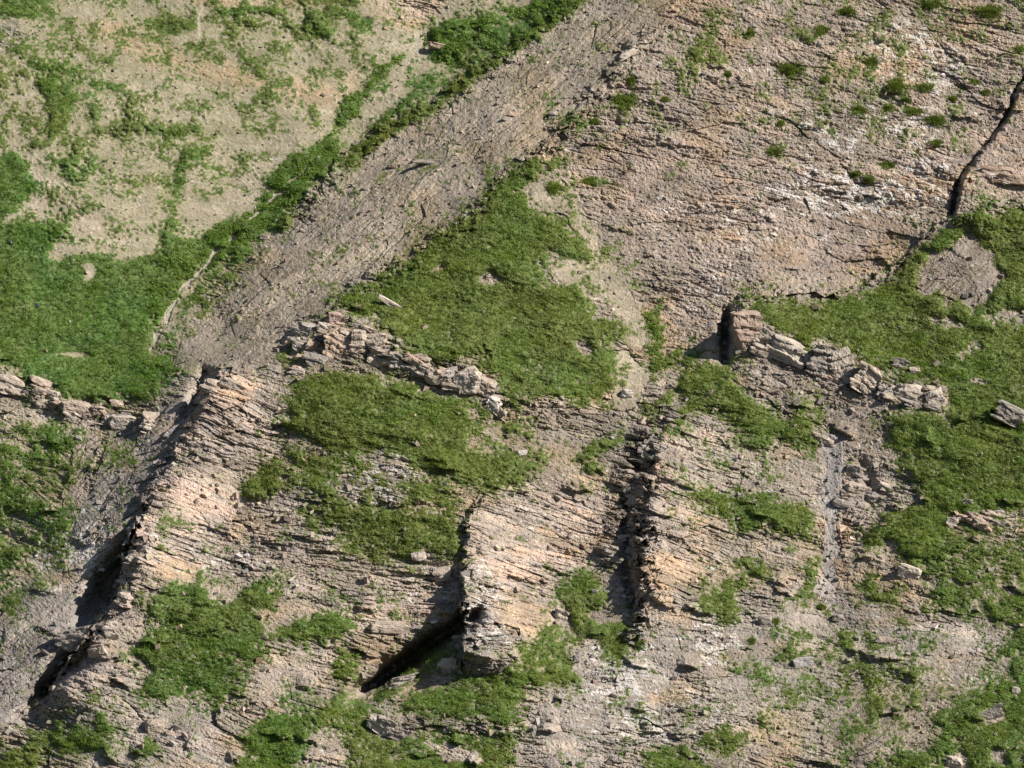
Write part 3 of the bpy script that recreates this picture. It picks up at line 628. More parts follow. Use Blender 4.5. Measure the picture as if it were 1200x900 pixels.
def leaf_material(name, trans=.3):
    m = bpy.data.materials.new(name); m.use_nodes = True; nt = m.node_tree; N = nt.nodes; N.clear(); L = nt.links.new
    out = N.new('ShaderNodeOutputMaterial')
    at = N.new('ShaderNodeAttribute'); at.attribute_name = 'tone'
    ge = N.new('ShaderNodeNewGeometry')
    n1 = N.new('ShaderNodeTexNoise'); n1.inputs['Scale'].default_value = .55; n1.inputs['Detail'].default_value = 5; n1.inputs['Roughness'].default_value = .65
    L(ge.outputs['Position'], n1.inputs['Vector'])
    r1 = N.new('ShaderNodeMapRange'); r1.inputs[1].default_value = .3; r1.inputs[2].default_value = .7; r1.inputs[3].default_value = .72; r1.inputs[4].default_value = 1.28
    L(n1.outputs['Fac'], r1.inputs[0])
    vm = N.new('ShaderNodeVectorMath'); vm.operation = 'SCALE'; L(at.outputs['Color'], vm.inputs[0]); L(r1.outputs[0], vm.inputs['Scale'])
    d = N.new('ShaderNodeBsdfDiffuse'); t = N.new('ShaderNodeBsdfTranslucent'); mx = N.new('ShaderNodeMixShader'); mx.inputs[0].default_value = trans
    L(vm.outputs[0], d.inputs['Color']); L(vm.outputs[0], t.inputs['Color'])
    L(d.outputs[0], mx.inputs[1]); L(t.outputs[0], mx.inputs[2]); L(mx.outputs[0], out.inputs['Surface'])
    return m
M_GROUND = rock_material('mountain ground')
M_ROCK = rock_material('weathered rock', 7.0, .5)
M_GRASS = leaf_material('alpine grass'); M_LEAF = leaf_material('broad leaves', .35)

# ------------------------------------------------------------------ the mountainside, cut into the pieces one would name
REG = [  # name, label, category, kind, outline
 ('grassy_bowl_hill', 'tan and green slope of the hollow at upper left', 'hillside', 'structure', [(-60,-60),(690,-60),(640,27),(547,97),(467,143),(400,195),(335,270),(285,320),(228,372),(205,425),(205,445),(173,470),(100,472),(50,450),(-60,428)]),
 ('scree_hill', 'bare grey scree slope running diagonally down from top centre', 'scree slope', 'structure', ZONES[7][4]),
 ('rock_face_mountain', 'brown bedded rock face with white flecks at upper right', 'rock face', 'structure', [(830,-60),(1300,-60),(1300,236),(1200,240),(1120,260),(1062,300),(1000,343),(868,350),(845,360),(838,412),(790,432),(735,430),(700,350),(640,306),(615,230),(640,190),(660,168),(745,85)]),
 ('meadow_hill', 'green spur with the triangular meadow below the scree', 'hillside', 'structure', [(310,425),(340,392),(410,330),(470,302),(545,245),(600,195),(660,168),(640,190),(615,230),(640,306),(700,350),(735,430),(720,480),(680,500),(630,560),(560,575),(545,600),(545,660),(400,665),(340,600),(335,470)]),
 ('meadow_hill', 'broad grassy slope at right between rubble chute and frame edge', 'hillside', 'structure', [(863,352),(1000,344),(1062,300),(1120,260),(1300,232),(1300,620),(1120,640),(1075,690),(1000,720),(985,640),(1050,560),(1040,450),(900,400)]),
 ('rock_rib', 'long leaning rock rib at left with black shadow along its left edge', 'rock outcrop', None, [(258,432),(338,438),(350,480),(332,532),(292,575),(272,622),(240,672),(180,692),(150,720),(110,770),(80,800),(52,820),(62,798),(86,768),(116,730),(138,690),(150,648),(166,590),(188,552),(214,512),(238,466)]),
 ('rock_rib', 'big cream and orange rock rib in the lower middle with a sheer left side', 'rock outcrop', None, [(560,572),(605,558),(680,590),(722,620),(690,662),(650,682),(655,725),(610,772),(560,792),(532,788),(545,760),(545,640),(550,602)]),
 ('rock_rib', 'broken orange-tinged rock rib right of centre beside a dark gully', 'rock outcrop', None, [(775,486),(832,500),(874,545),(864,640),(832,684),(800,722),(745,740),(757,680),(757,600),(768,530)]),
 ('rubble_chute_terrain', 'pale grey rubble chute dropping between two meadows at right', 'gully', 'structure', [(868,425),(900,435),(1040,455),(1044,505),(1000,545),(988,640),(980,704),(957,714),(962,640),(966,520),(920,482),(868,452)]),
 ('gully_terrain', 'pinkish stony gully running down at the left edge', 'gully', 'structure', ZONES[6][4]),
]
label_map = np.zeros(PX.shape, np.int8)
for i, r in enumerate(REG):
    label_map[sdf(r[4], WX, WY, 6) > 0] = i + 1
label_map[path > .5] = len(REG) + 1
REG.append(('path', 'pale stony track climbing through the green gully at left', 'path', 'structure', None))
REG.insert(0, ('rocky_terrain', 'bleached slabs and loose ledges across the lower slope', 'rocky slope', 'structure', None))
quad_l = label_map[:-1, :-1]
idx = np.arange(NX * NY, dtype=np.int32).reshape(NY, NX)
Q = np.stack([idx[:-1, :-1], idx[1:, :-1], idx[1:, 1:], idx[:-1, 1:]], -1)
flatP = POS.reshape(-1, 3); flatC = COLR.reshape(-1, 3)
for i, (name, lab, cat, kind, _) in enumerate(REG):
    q = Q[quad_l == i]
    if not len(q): continue
    u, inv = np.unique(q, return_inverse=True)
    o = mesh_np(name, flatP[u], inv.reshape(-1, 4), flatC[u], M_GROUND)
    tag(o, lab, cat, kind)

# ------------------------------------------------------------------ reading the surface at a survey point
def at_idx(x, y):
    i = np.clip(np.searchsorted(gx, x) - 1, 0, NX - 2); j = np.clip(np.searchsorted(gy, y) - 1, 0, NY - 2)
    return i, j
def surf(x, y):
    i, j = at_idx(x, y)
    a = ((x - gx[i]) / (gx[i + 1] - gx[i]))[..., None]; b = ((y - gy[j]) / (gy[j + 1] - gy[j]))[..., None]
    return (POS[j, i] * (1 - a) + POS[j, i + 1] * a) * (1 - b) + (POS[j + 1, i] * (1 - a) + POS[j + 1, i + 1] * a) * b
SMO = np.stack([blur(POS[..., k], 6) for k in range(3)], -1)
def normal_at(x, y):
    i, j = at_idx(x, y)
    i = np.clip(i, 1, NX - 2); j = np.clip(j, 1, NY - 2)
    tx = SMO[j, i + 1] - SMO[j, i - 1]; ty = SMO[j - 1, i] - SMO[j + 1, i]
    n = np.cross(tx, ty); n /= np.linalg.norm(n, axis=-1, keepdims=True) + 1e-9
    return n

rng = np.random.default_rng(7)
# ------------------------------------------------------------------ grass blades
def blades(px, py, nb, length, width, tone, up=.75, outw=.45, rand=.55, spread=.12):
    n = len(px)
    base = np.repeat(surf(px, py), nb, 0); nor = np.repeat(normal_at(px, py), nb, 0)
    m = n * nb
    base = base + rng.normal(0, spread, (m, 3)) * np.array([1, .5, .6])
    d = np.array([0, 0, up]) + nor * outw + rng.normal(0, rand, (m, 3)) * np.array([1, .7, .5])
    d /= np.linalg.norm(d, axis=1, keepdims=True)
    L = np.repeat(length, nb) * rng.uniform(.55, 1.15, m)
    s = np.cross(d, rng.normal(0, 1, (m, 3))); s /= np.linalg.norm(s, axis=1, keepdims=True)
    w = (width * rng.uniform(.7, 1.4, m))[:, None]
    base = base - nor * .05
    V = np.empty((m, 3, 3)); V[:, 0] = base - s * w * .5; V[:, 1] = base + s * w * .5; V[:, 2] = base + d * L[:, None]
    c = np.repeat(tone, nb, 0) * rng.uniform(.8, 1.2, (m, 1))
    return V.reshape(-1, 3), np.arange(m * 3).reshape(-1, 3), np.repeat(c, 3, 0)

DENS = 34                                  # tufts per square metre of the sheet
NT = int(1520 * 1120 * PXM * PXM * DENS)
tx = rng.uniform(-160, 1360, NT); ty = rng.uniform(-110, 1010, NT)
ti, tj = at_idx(tx, ty)
keep = rng.uniform(0, 1, NT) < grass[tj, ti] * .97
tx, ty, ti, tj = tx[keep], ty[keep], ti[keep], tj[keep]
town = owner[tj, ti]; tval = tv[tj, ti, 0]; tw = gwide[tj, ti]
tx32, ty32 = tx.astype(F), ty.astype(F)
dry = np.clip(.5 + .8 * fbm(tx32 / 18, ty32 / 12, 3, 910) + .3 * fbm(tx32 / 70, ty32 / 50, 2, 915), 0, 1)
lush = np.clip(.5 + 1.1 * fbm(tx32 / 30, ty32 / 20, 3, 920), 0, 1)
tone = np.array([.165, .215, .034]) * (1 - tval)[:, None] + np.array([.105, .212, .037]) * tval[:, None]
tone = np.array([1.0, .97, .80]) * tone * .78 * (.62 + .75 * lush)[:, None]
brn = np.clip(fbm(tx32 / 24, ty32 / 16, 4, 930) * 2.2 - .25, 0, 1)[:, None] * (1 - .75 * tval)[:, None]
tone = tone + (np.array([.19, .185, .05]) - tone) * brn * .7
yel = (rng.uniform(0, 1, len(tx)) < (.09 + .30 * np.clip(dry - .55, 0, 1)) * (1.25 - tval))
tone = np.where(yel[:, None], np.array([.27, .25, .085]), tone)
fl = np.clip(field[tj, ti], 0, 1); sparse = np.clip(1.15 - fl * 1.3, 0, 1)[:, None] * np.isin(town, [keys.index(k) for k in ('thin', 'face', 'strip')])[:, None]
tone = tone + (np.array([.18, .20, .068]) - tone) * sparse * .75
tlen = (.12 + .20 * np.clip(tw, 0, 1)) * rng.uniform(.75, 1.3, len(tx)) * (.8 + .5 * lush)
for k, key in enumerate(keys):
    m = town == k
    if m.sum() < 20: continue
    V, T, C = blades(tx[m], ty[m], 5, tlen[m], .060, tone[m])
    o = mesh_np('grass', V, T, C, M_GRASS); tag(o, PATCH[key][0], 'grass', 'stuff')

# broad-leaved plants crowding the damp gullies
LEAFY = [
 ('bright broad-leaved plants crowding the gully left of the scree', [[(180,300),(215,287),(258,257),(290,247),(308,222),(332,190),(365,170),(400,150),(404,184),(370,212),(340,243),(300,280),(262,300),(235,320),(210,352),(190,385),(178,400),(172,360)], [(395,120),(427,100),(440,78),(467,58),(476,66),(455,88),(430,112),(425,130),(405,150),(392,150)]]),
 ('bright broad-leaved plants on the bank at the top of the gully', [[(496,38),(520,22),(573,7),(617,4),(640,-30),(700,-30),(673,4),(633,36),(600,56),(560,80),(533,92),(510,76),(498,55)]]),
 ('leafy green plants in the hollow at the lower right corner', [[(1090,880),(1105,850),(1118,838),(1165,800),(1185,785),(1190,800),(1160,830),(1110,870),(1060,890),(1010,905),(1030,890)]]),
 ('leafy green plants in the hollow at the bottom left of centre', [[(300,850),(335,850),(350,870),(345,900),(310,915),(285,890)], [(395,760),(420,762),(420,785),(400,800),(388,790)]]),
 ('bright leafy plants on the tan earth below the rock face', [[(750,355),(778,352),(788,420),(790,440),(762,440),(756,400)]]),
]
for lab, polys in LEAFY:
    mk = np.zeros(PX.shape, bool)
    for p in polys: mk |= sdf(p, WX, WY, 20) > 12 * fbm(PX / 9, PY / 7, 3, 945) + 2
    n = int(mk[:, :].sum() * STEP * STEP * PXM * PXM * 46)
    jj, ii = np.nonzero(mk & (fbm(PX / 8, PY / 6, 3, 940) > (.12 if 'top of' in lab else .0)) & (path < .3))
    if not len(jj): continue
    s_ = rng.integers(0, len(jj), n)
    x = gx[ii[s_]] + rng.uniform(0, STEP, n); y = gy[jj[s_]] + rng.uniform(0, STEP, n)
    c = surf(x, y) + np.stack([rng.normal(0, .05, n), -rng.uniform(.0, .14, n), rng.uniform(.0, .08, n)], 1)
    nor = normal_at(x, y) * .5 + np.array([.1, -.3, .8]) + rng.normal(0, .45, (n, 3)); nor /= np.linalg.norm(nor, axis=1, keepdims=True)
    a = np.cross(nor, rng.normal(0, 1, (n, 3))); a /= np.linalg.norm(a, axis=1, keepdims=True); b = np.cross(nor, a)
    r = rng.uniform(.08, .18, n)[:, None]
    V = np.stack([c - a * r, c - b * r * .6 - nor * .03, c + a * r * 1.1 - nor * .05, c + b * r * .6 - nor * .03], 1).reshape(-1, 3)
    C = np.repeat(np.array([.128, .215, .044]) * rng.uniform(.65, 1.3, (n, 1)) + np.array([.03, .01, 0]) * rng.uniform(0, 1, (n, 1)), 4, 0)
    o = mesh_np('leafy_undergrowth', V, np.arange(n * 4).reshape(-1, 4), C, M_LEAF); tag(o, lab, 'plants', 'stuff')

# ------------------------------------------------------------------ loose stones nobody could count
def stones(name, lab, dens_fn, count, smin, smax, pal):
    many = 40 if 'meadow' in lab or 'chute' in lab else 6
    n0 = count * many
    x = rng.uniform(-40, 1240, n0); y = rng.uniform(-40, 940, n0)
    i, j = at_idx(x, y)
    ok = rng.uniform(0, 1, n0) < dens_fn[j, i]
    x, y, i, j = x[ok][:count], y[ok][:count], i[ok][:count], j[ok][:count]
    n = len(x)
    s = smin + (smax - smin) * rng.uniform(0, 1, n) ** 4
    cube = np.array([[a, b, c] for a in (-1, 1) for b in (-1, 1) for c in (-1, 1)], float)
    quad = np.array([[0,1,3,2],[4,6,7,5],[0,4,5,1],[2,3,7,6],[0,2,6,4],[1,5,7,3]])
    v = cube[None] * np.stack([rng.uniform(.6, 1.2, n), rng.uniform(.4, .9, n), rng.uniform(.3, .7, n)], 1)[:, None]
    v = v * rng.uniform(.6, 1.15, (n, 8, 1)) + rng.normal(0, .12, (n, 8, 3))
    an = rng.normal(0, .5, n); ca, sa = np.cos(an)[:, None], np.sin(an)[:, None]
    v = np.stack([v[..., 0] * ca - v[..., 2] * sa, v[..., 1], v[..., 0] * sa + v[..., 2] * ca], -1)
    an = rng.normal(0, .6, n); ca, sa = np.cos(an)[:, None], np.sin(an)[:, None]
    v = np.stack([v[..., 0] * ca - v[..., 1] * sa, v[..., 0] * sa + v[..., 1] * ca, v[..., 2]], -1)
    V = v * (s * .5)[:, None, None] + (surf(x, y) + normal_at(x, y) * (s * .14)[:, None])[:, None]
    c = (rock[j, i] if 'meadow' not in lab else np.full((n, 3), .42)) * rng.uniform(.75, 1.3, (n, 1)) * (1 + rng.normal(0, .04, (n, 3)))
    Q_ = (quad[None] + (np.arange(n) * 8)[:, None, None]).reshape(-1, 4)
    o = mesh_np(name, V.reshape(-1, 3), Q_, np.repeat(np.clip(c, .02, .8), 8, 0), M_GROUND); tag(o, lab, 'rubble', 'stuff')
sd_t = sm(-1, 1, sdf(ZONES[0][4], WX, WY, 20) / 8)
bare = 1 - grass
face_w = sm(-1, 1, sdf(ZONES[8][4], WX, WY, 20) / 8)
stones('gravel', 'loose grey stones strewn over the scree slope', sc_w * bare * .8, 7000, .06, .55, 0)
stones('gravel', 'small pale stones scattered on the tan slope of the bowl', sd_t * bare * .5, 3500, .08, .5, 0)
stones('rubble', 'stone fragments caught on ledges of the brown rock face', face_w * bare * .5, 5000, .10, .6, 0)
stones('rubble', 'broken stone pieces over slabs and ledges of the lower slope', (1 - sc_w) * (1 - sd_t) * (1 - face_w) * (bare * .8 * sm(.1, .8, rough) * (1 - .75 * bedw) * sm(-.35, .4, fbm(PX / 30, PY / 24, 3, 960)) + .004), 8000, .12, .95, 0)
stones('gravel', 'grey gravel and small stones lying in the rubble chute', sm(-1, 1, sdf(REG[9][4], WX, WY, 12) / 5) * bare * .9, 1800, .12, .7, 0)
stones('rubble', 'small white stones lying in the fresh green bowl meadow', grass * (owner == keys.index('bowl')) * .05, 150, .25, .7, 0)
stones('rubble', 'pale stones paving the track through the green gully', np.clip(path, 0, 1), 900, .15, .6, 0)

# ------------------------------------------------------------------ blocks and boulders one could point at
def block(px, py, w, h, tilt, tone_, label, group=None, slabby=.5, deep=.8, seed=None, name='boulder', cat='boulder', sink=.46):
    """an angular block: a solid cut by bedding-parallel and random fracture planes, with notched beds"""
    r_ = np.random.default_rng(seed if seed is not None else int(px * 7 + py * 13))
    bm = bmesh.new(); bmesh.ops.create_icosphere(bm, subdivisions=5 if w * h > 3 else 4, radius=1)
    u = np.array([v.co for v in bm.verts]); u /= np.linalg.norm(u, axis=1, keepdims=True)
    fc = np.array([[v.index for v in f.verts] for f in bm.faces]); bm.free()
    pl = []
    for ax in range(3):
        for sg in (-1, 1):
            n = np.zeros(3); n[ax] = sg; n += r_.normal(0, .11, 3); pl.append((n / np.linalg.norm(n), r_.uniform(.82, 1.0)))
    for _ in range(9):
        n = r_.normal(0, 1, 3); n /= np.linalg.norm(n); pl.append((n, r_.uniform(.86, 1.12)))
    R = np.full(len(u), 9.)
    for n, d0 in pl:
        R = np.minimum(R, d0 / np.maximum(u @ n, .05))
    v = u * R[:, None]
    sc = np.array([w / 2, min(w, h) / 2 * deep, h / 2]); v = v * sc
    # beds: each bed stands a little proud of or behind its neighbours; joints cut the faces
    T = .26 + .12 * r_.uniform()
    q = v[:, 2] + .10 * np.sin(v[:, 0] * 2.1 + r_.uniform(0, 6)) + .08 * v[:, 0]
    lay = np.floor(q / T).astype(np.int32)
    k = (h01(lay, np.full(lay.shape, 3, np.int32), 50 + int(px)) - .5) * .26 * slabby
    jx = np.floor(v[:, 0] / .7 + lay * .37).astype(np.int32)
    k = k + (h01(jx, lay, 80 + int(py)) - .5) * .16 * slabby
    nz = fbm((v[:, 0] * 1.9 + v[:, 1]).astype(F), (v[:, 2] * 1.9 - v[:, 1]).astype(F), 4, int(px), .65) * .2
    f = 1 + (k + nz) / np.maximum(sc.mean(), .5)
    v[:, 0] *= f; v[:, 1] *= f
    a = math.radians(-tilt); ca, sa = math.cos(a), math.sin(a)
    v = np.stack([v[:, 0] * ca - v[:, 2] * sa, v[:, 1], v[:, 0] * sa + v[:, 2] * ca], 1)
    yw = r_.uniform(-.35, .35); v = np.stack([v[:, 0] * math.cos(yw) - v[:, 1] * math.sin(yw), v[:, 0] * math.sin(yw) + v[:, 1] * math.cos(yw), v[:, 2]], 1)
    i, j = at_idx(np.array(float(px)), np.array(float(py)))
    p = SMO[j, i]; 
    p = np.array([p[0], p[1] - .12 - sc[1] * (1 - 2 * sink), p[2]])
    t = (np.array(TONES[tone_]) * .68 + np.array([.29, .26, .23]) * .32) * np.array([1.05, 1.0, .97])
    lt = (h01(lay, jx, 7 + int(px)) - .5)
    c = np.array(t)[None] * (1 + .26 * lt + .6 * nz)[:, None]
    c = c + (np.array([.56, .53, .49]) - c) * (sm(.35, .8, fbm((v[:, 0] * 2.4).astype(F), (v[:, 2] * 4).astype(F), 3, int(py))) * .45)[:, None]
    o = mesh_np(name, v, fc, np.clip(c * .88, .03, .7), M_ROCK); o.location = p
    if label: tag(o, label, cat, None, group)
    return o
CRAG = {}
TONES = {'red': (.33,.235,.185), 'pale': (.43,.38,.32), 'grey': (.29,.265,.235), 'cream': (.41,.345,.275), 'dark': (.20,.185,.165), 'rust': (.38,.28,.20), 'blue': (.26,.26,.265), 'white': (.50,.475,.44), 'pink': (.37,.295,.24)}
G_R = 'blocks of the crag above the rubble chute'; G_L = 'blocks of the broken crag below the triangular meadow'
B = [
 # crag above the rubble chute
 (874,391,2.9,5.2,2,'red','tall reddish square block at the left end of the chute crag, black shadow on its left',G_R,.7),
 (897,389,2.0,1.7,24,'grey','small stacked slabs tucked behind the tall reddish square block',G_R,1),
 (923,411,5.2,3.2,22,'pale','widest pale slab of the chute crag, smooth sloping face',G_R,.8),
 (893,412,3.0,1.6,18,'cream','low cream ledge block under the tall reddish square block',G_R,.9),
 (962,428,3.2,4.2,16,'dark','dark deeply layered block in the middle of the chute crag',G_R,1.3),
 (987,431,2.8,4.4,-14,'pale','upright pale block just right of the dark layered block',G_R,.7),
 (1017,447,3.8,3.6,30,'cream','cream layered block leaning right near the chute crag end',G_R,1.2),
 (1044,462,2.0,1.5,10,'grey','small grey block left of the white faced boulder in the meadow edge',G_R,.8),
 (1066,461,3.6,2.3,6,'pale','white faced boulder at the right end of the chute crag',G_R,.4),
 (1098,468,2.2,2.4,-28,'pale','last pale pointed boulder of the chute crag, half in grass',G_R,.4),
 (1056,426,2.2,1.2,8,'dark','dark flat stone in the right meadow above the chute crag',None,.8),
 (1071,434,1.3,.9,0,'pale','small pale stone right of the dark flat meadow stone',None,.4),
 (1184,487,4.2,2.6,24,'dark','layered boulder at the right frame edge with deep shadow below',None,1.1),
 # chute
 (966,516,2.6,1.0,20,'cream','cream slab at the left edge of the chute head',None,1),
 (974,513,2.0,.9,14,'blue','bluish dark slab lying on the chute head',None,.6),
 (1002,552,2.0,1.3,10,'dark','uppermost dark block right of the rubble chute','dark blocks beside the rubble chute',1),
 (1017,560,1.8,1.5,-8,'grey','grey block beside the chute below the uppermost dark block','dark blocks beside the rubble chute',1),
 (1006,574,2.4,1.4,14,'cream','cream flat topped block in the chute side rubble','dark blocks beside the rubble chute',1),
 (1024,583,1.6,1.6,0,'dark','lowest dark block of the chute side rubble','dark blocks beside the rubble chute',1),
 (990,590,2.4,1.2,8,'grey','grey slab at the foot of the chute side rubble','dark blocks beside the rubble chute',1),
 (1038,572,1.9,1.1,18,'pale','pale slab at the right of the chute side rubble','dark blocks beside the rubble chute',1),
 # broken crag below the triangular meadow
 (394,375,2.4,2.0,20,'red','reddish topmost pinnacle stone of the broken crag',G_L,1),
 (359,389,3.0,2.0,14,'grey','grey block at the upper left of the broken crag',G_L,.7),
 (366,404,1.5,1.3,0,'rust','small orange block beneath the grey one of the broken crag',G_L,.4),
 (396,405,3.6,3.4,24,'rust','fractured orange and cream block in the heart of the broken crag',G_L,1),
 (421,404,2.0,3.8,4,'cream','upright cream pillar left of the black crack in the broken crag',G_L,.5),
 (442,405,2.3,3.2,-8,'cream','upright cream block right of the black crack in the broken crag',G_L,.7),
 (372,425,3.2,1.8,16,'dark','dark low block at the bottom left of the broken crag',G_L,1),
 (350,436,2.0,1.0,10,'pale','pale flat stone at the grass edge below the broken crag',G_L,.6),
 (441,424,2.4,1.3,18,'cream','cream ledge stone under the upright crag blocks',G_L,.9),
 (468,428,2.0,1.4,10,'grey','grey rubbly block midway along the broken crag',G_L,1),
 (492,431,1.8,1.2,10,'pale','pale rubbly block right of the grey midway block',G_L,1),
 (511,442,2.6,1.7,8,'cream','yellowish wedge stone in the meadow edge',G_L,.3),
 (528,440,2.4,1.6,-10,'grey','grey lump right of the yellowish wedge stone',G_L,.4),
 (549,447,2.9,3.2,-18,'pale','big pale angular boulder under the tip of the triangular meadow',G_L,.3),
 (571,454,2.4,2.4,20,'pink','pinkish boulder right of the big pale angular boulder',G_L,.5),
 (579,474,1.8,2.0,30,'white','whitish slab dropping below the pinkish boulder',G_L,.6),
 (460,357,3.2,.8,30,'pale','long thin pale slab lying in the triangular meadow',None,.8),
 (735,462,1.5,1.2,20,'white','white stone below the tan earth patch',None,.2),
 (611,531,1.2,.8,0,'white','white stone at the right tip of the meadow shelf',None,.2),
 # left
 (141,497,2.9,1.9,6,'pale','rounded pale boulder with dark underside below the bowl meadow',None,.3),
 (178,491,2.2,1.7,0,'cream','cream boulder right of the rounded pale boulder below the bowl',None,.2),
 (10,452,4.0,2.6,12,'cream','cream outcrop block at the left edge below the meadow','crag stones along the lower edge of the bowl',.6),
 (50,452,3.0,1.8,16,'pink','pinkish grey block under the bowl meadow near the left edge','crag stones along the lower edge of the bowl',.6),
 (64,464,1.8,1.2,10,'pale','pale stone below the pinkish grey block','crag stones along the lower edge of the bowl',.4),
 (50,475,1.6,1.1,0,'cream','small cream stone in the grass below the bowl edge','crag stones along the lower edge of the bowl',.4),
 (92,480,4.0,2.4,8,'pink','wide pinkish rock at the head of the stony gully','crag stones along the lower edge of the bowl',.6),
 (137,473,1.5,.8,5,'pink','small pink stone at the lowest point of the bowl meadow','crag stones along the lower edge of the bowl',.3),
 (92,513,.9,.6,20,'white','tiny white stone at the top of the pinkish gully',None,.2),
 (203,506,2.2,1.1,-38,'blue','blue grey slab lying beside the head of the left rib',None,.6),
 (249,455,2.2,2.2,20,'cream','cream block beside the dark cleft at the head of the left rib',None,.7),
 (271,452,2.6,1.3,24,'grey','dark edged ledge block on the crest of the left rib',None,1),
 (92,750,4.2,2.8,-12,'grey','bulging grey block with rusty band low on the left rib',None,.9),
 (116,762,2.4,1.6,-10,'cream','cream block right of the bulging grey block','blocks along the left rib edge',1),
 (132,738,2.0,2.0,0,'pale','pale block above the bulging grey block','blocks along the left rib edge',1),
 (146,702,1.8,1.8,10,'cream','cream block on the shadowed edge of the left rib','blocks along the left rib edge',1),
 (158,655,1.8,1.4,10,'grey','grey block at the top of the left rib shadow','blocks along the left rib edge',1),
 (182,852,2.3,1.8,-6,'cream','square cream boulder among slabs at lower left',None,.2),
 # centre
 (455,735,4.6,1.6,4,'cream','wide cream ledge above the black shadow left of the central rib',None,.8),
 (525,778,2.2,1.5,0,'pale','pale boulder on the grassy ledge under the black shadow',None,.3),
 (474,800,3.0,1.5,-14,'grey','rubbly grey block on the grassy ledge under the black shadow',None,1.1),
 (448,850,3.2,2.4,24,'pale','stack of pale tilted slabs at the bottom of the photo',None,1.2),
 (462,862,2.0,1.2,10,'dark','dark stone at the foot of the pale tilted slabs',None,.8),
 (519,674,2.3,1.6,-8,'cream','cream boulder in rubble left of the central rib',None,.4),
 (490,652,1.8,1.1,0,'pale','pale stone at the lower edge of the tattered grass',None,.4),
 (658,722,1.5,1.6,10,'pale','pale block between the central rib and the notch grass',None,.6),
 (675,772,1.0,.9,0,'blue','blue grey stone at the right edge of the sloping grass band',None,.2),
 (697,693,.7,.5,10,'white','small white stone on the notch grass',None,.2),
 # upper slopes
 (513,55,2.2,.9,12,'rust','orange flat stone on the leafy bank at the top',None,.5),
 (735,65,3.2,.8,-28,'pale','pale slab on the scree ridge crest',None,.6),
 (648,136,1.0,1.1,0,'dark','dark boulder on the scree ridge crest',None,.4),
 (602,134,1.4,.7,5,'rust','brown stone pair on the upper scree','brown stones on the upper scree',.6),
 (594,140,1.0,.6,8,'grey','grey stone just below the brown one on the upper scree','brown stones on the upper scree',.6),
 (505,190,3.2,.7,2,'dark','dark ledge stone in the middle of the scree','dark ledges in the scree',.9),
 (463,195,1.6,.6,10,'rust','short brown ledge stone left of the dark one in the scree','dark ledges in the scree',.9),
 (1168,200,3.6,1.1,2,'rust','upper orange ledge slab right of the long crack','orange ledges right of the long crack',.8),
 (1186,211,4.6,1.2,4,'rust','lower orange ledge slab at the right frame edge','orange ledges right of the long crack',.8),
 (836,93,1.8,.8,12,'red','reddish stone below the upper grass patch of the rock face',None,.6),
 (310,278,1.2,.7,0,'cream','cream stone by the round grass hummock at the gully',None,.3),
 # lower right
 (1068,672,2.6,1.7,16,'pale','pale pink boulder at the lower edge of the right meadow',None,.5),
 (1152,610,3.4,1.3,18,'rust','stack of orange slabs under the right meadow','orange slabs under the right meadow',1.3),
 (1165,603,2.2,.9,14,'cream','cream slab topping the orange slab stack','orange slabs under the right meadow',1.2),
 (1115,612,1.8,1.1,10,'pale','pale slab left of the orange slab stack','orange slabs under the right meadow',.9),
 (1135,588,1.4,.7,5,'dark','dark shaded slab in the meadow above the orange stack',None,.9),
 (1160,838,2.6,1.4,-24,'dark','dark rock poking from grass near the lower right corner',None,1),
 (1190,809,1.2,.9,0,'grey','grey stone at the right frame edge above the lower grass',None,.5),
 (1118,894,2.0,1.4,10,'pale','pale rock at the bottom edge near the right corner',None,.8),
 (1040,752,3.0,1.1,6,'cream','cream slab with two dark cracks in the lower right rubble',None,.9),
 (981,725,1.4,1.0,0,'dark','dark stone at the foot of the rubble chute',None,.6),
 (898,729,1.6,1.4,6,'dark','mossy dark stone below the ledge cushions of the right rib',None,.4),
 (942,776,2.4,1.2,-6,'blue','blue grey slab on the lower right slope',None,.6),
]
CRAGS = [
 (G_R, 'rock_crag', 'crag of fractured pale blocks above the rubble chute, reddish at its left end', 'crag', [(868,372),(900,395),(945,414),(985,428),(1045,456),(1100,466)], 46),
 (G_L, 'rock_crag', 'broken orange and cream crag between the triangular meadow and the shelf below', 'crag', [(345,425),(360,395),(396,380),(432,395),(470,420),(520,436),(562,440),(590,470)], 60),
 ('crag stones along the lower edge of the bowl', 'rock_crag', 'low line of pinkish rocks under the lower edge of the bowl meadow', 'crag', [(-5,445),(45,456),(95,480),(150,490),(185,492)], 34),
 ('orange slabs under the right meadow', 'slab_stack', 'stack of orange slabs under the right meadow', 'rock slabs', [(1110,608),(1150,606),(1180,612)], 14),
]
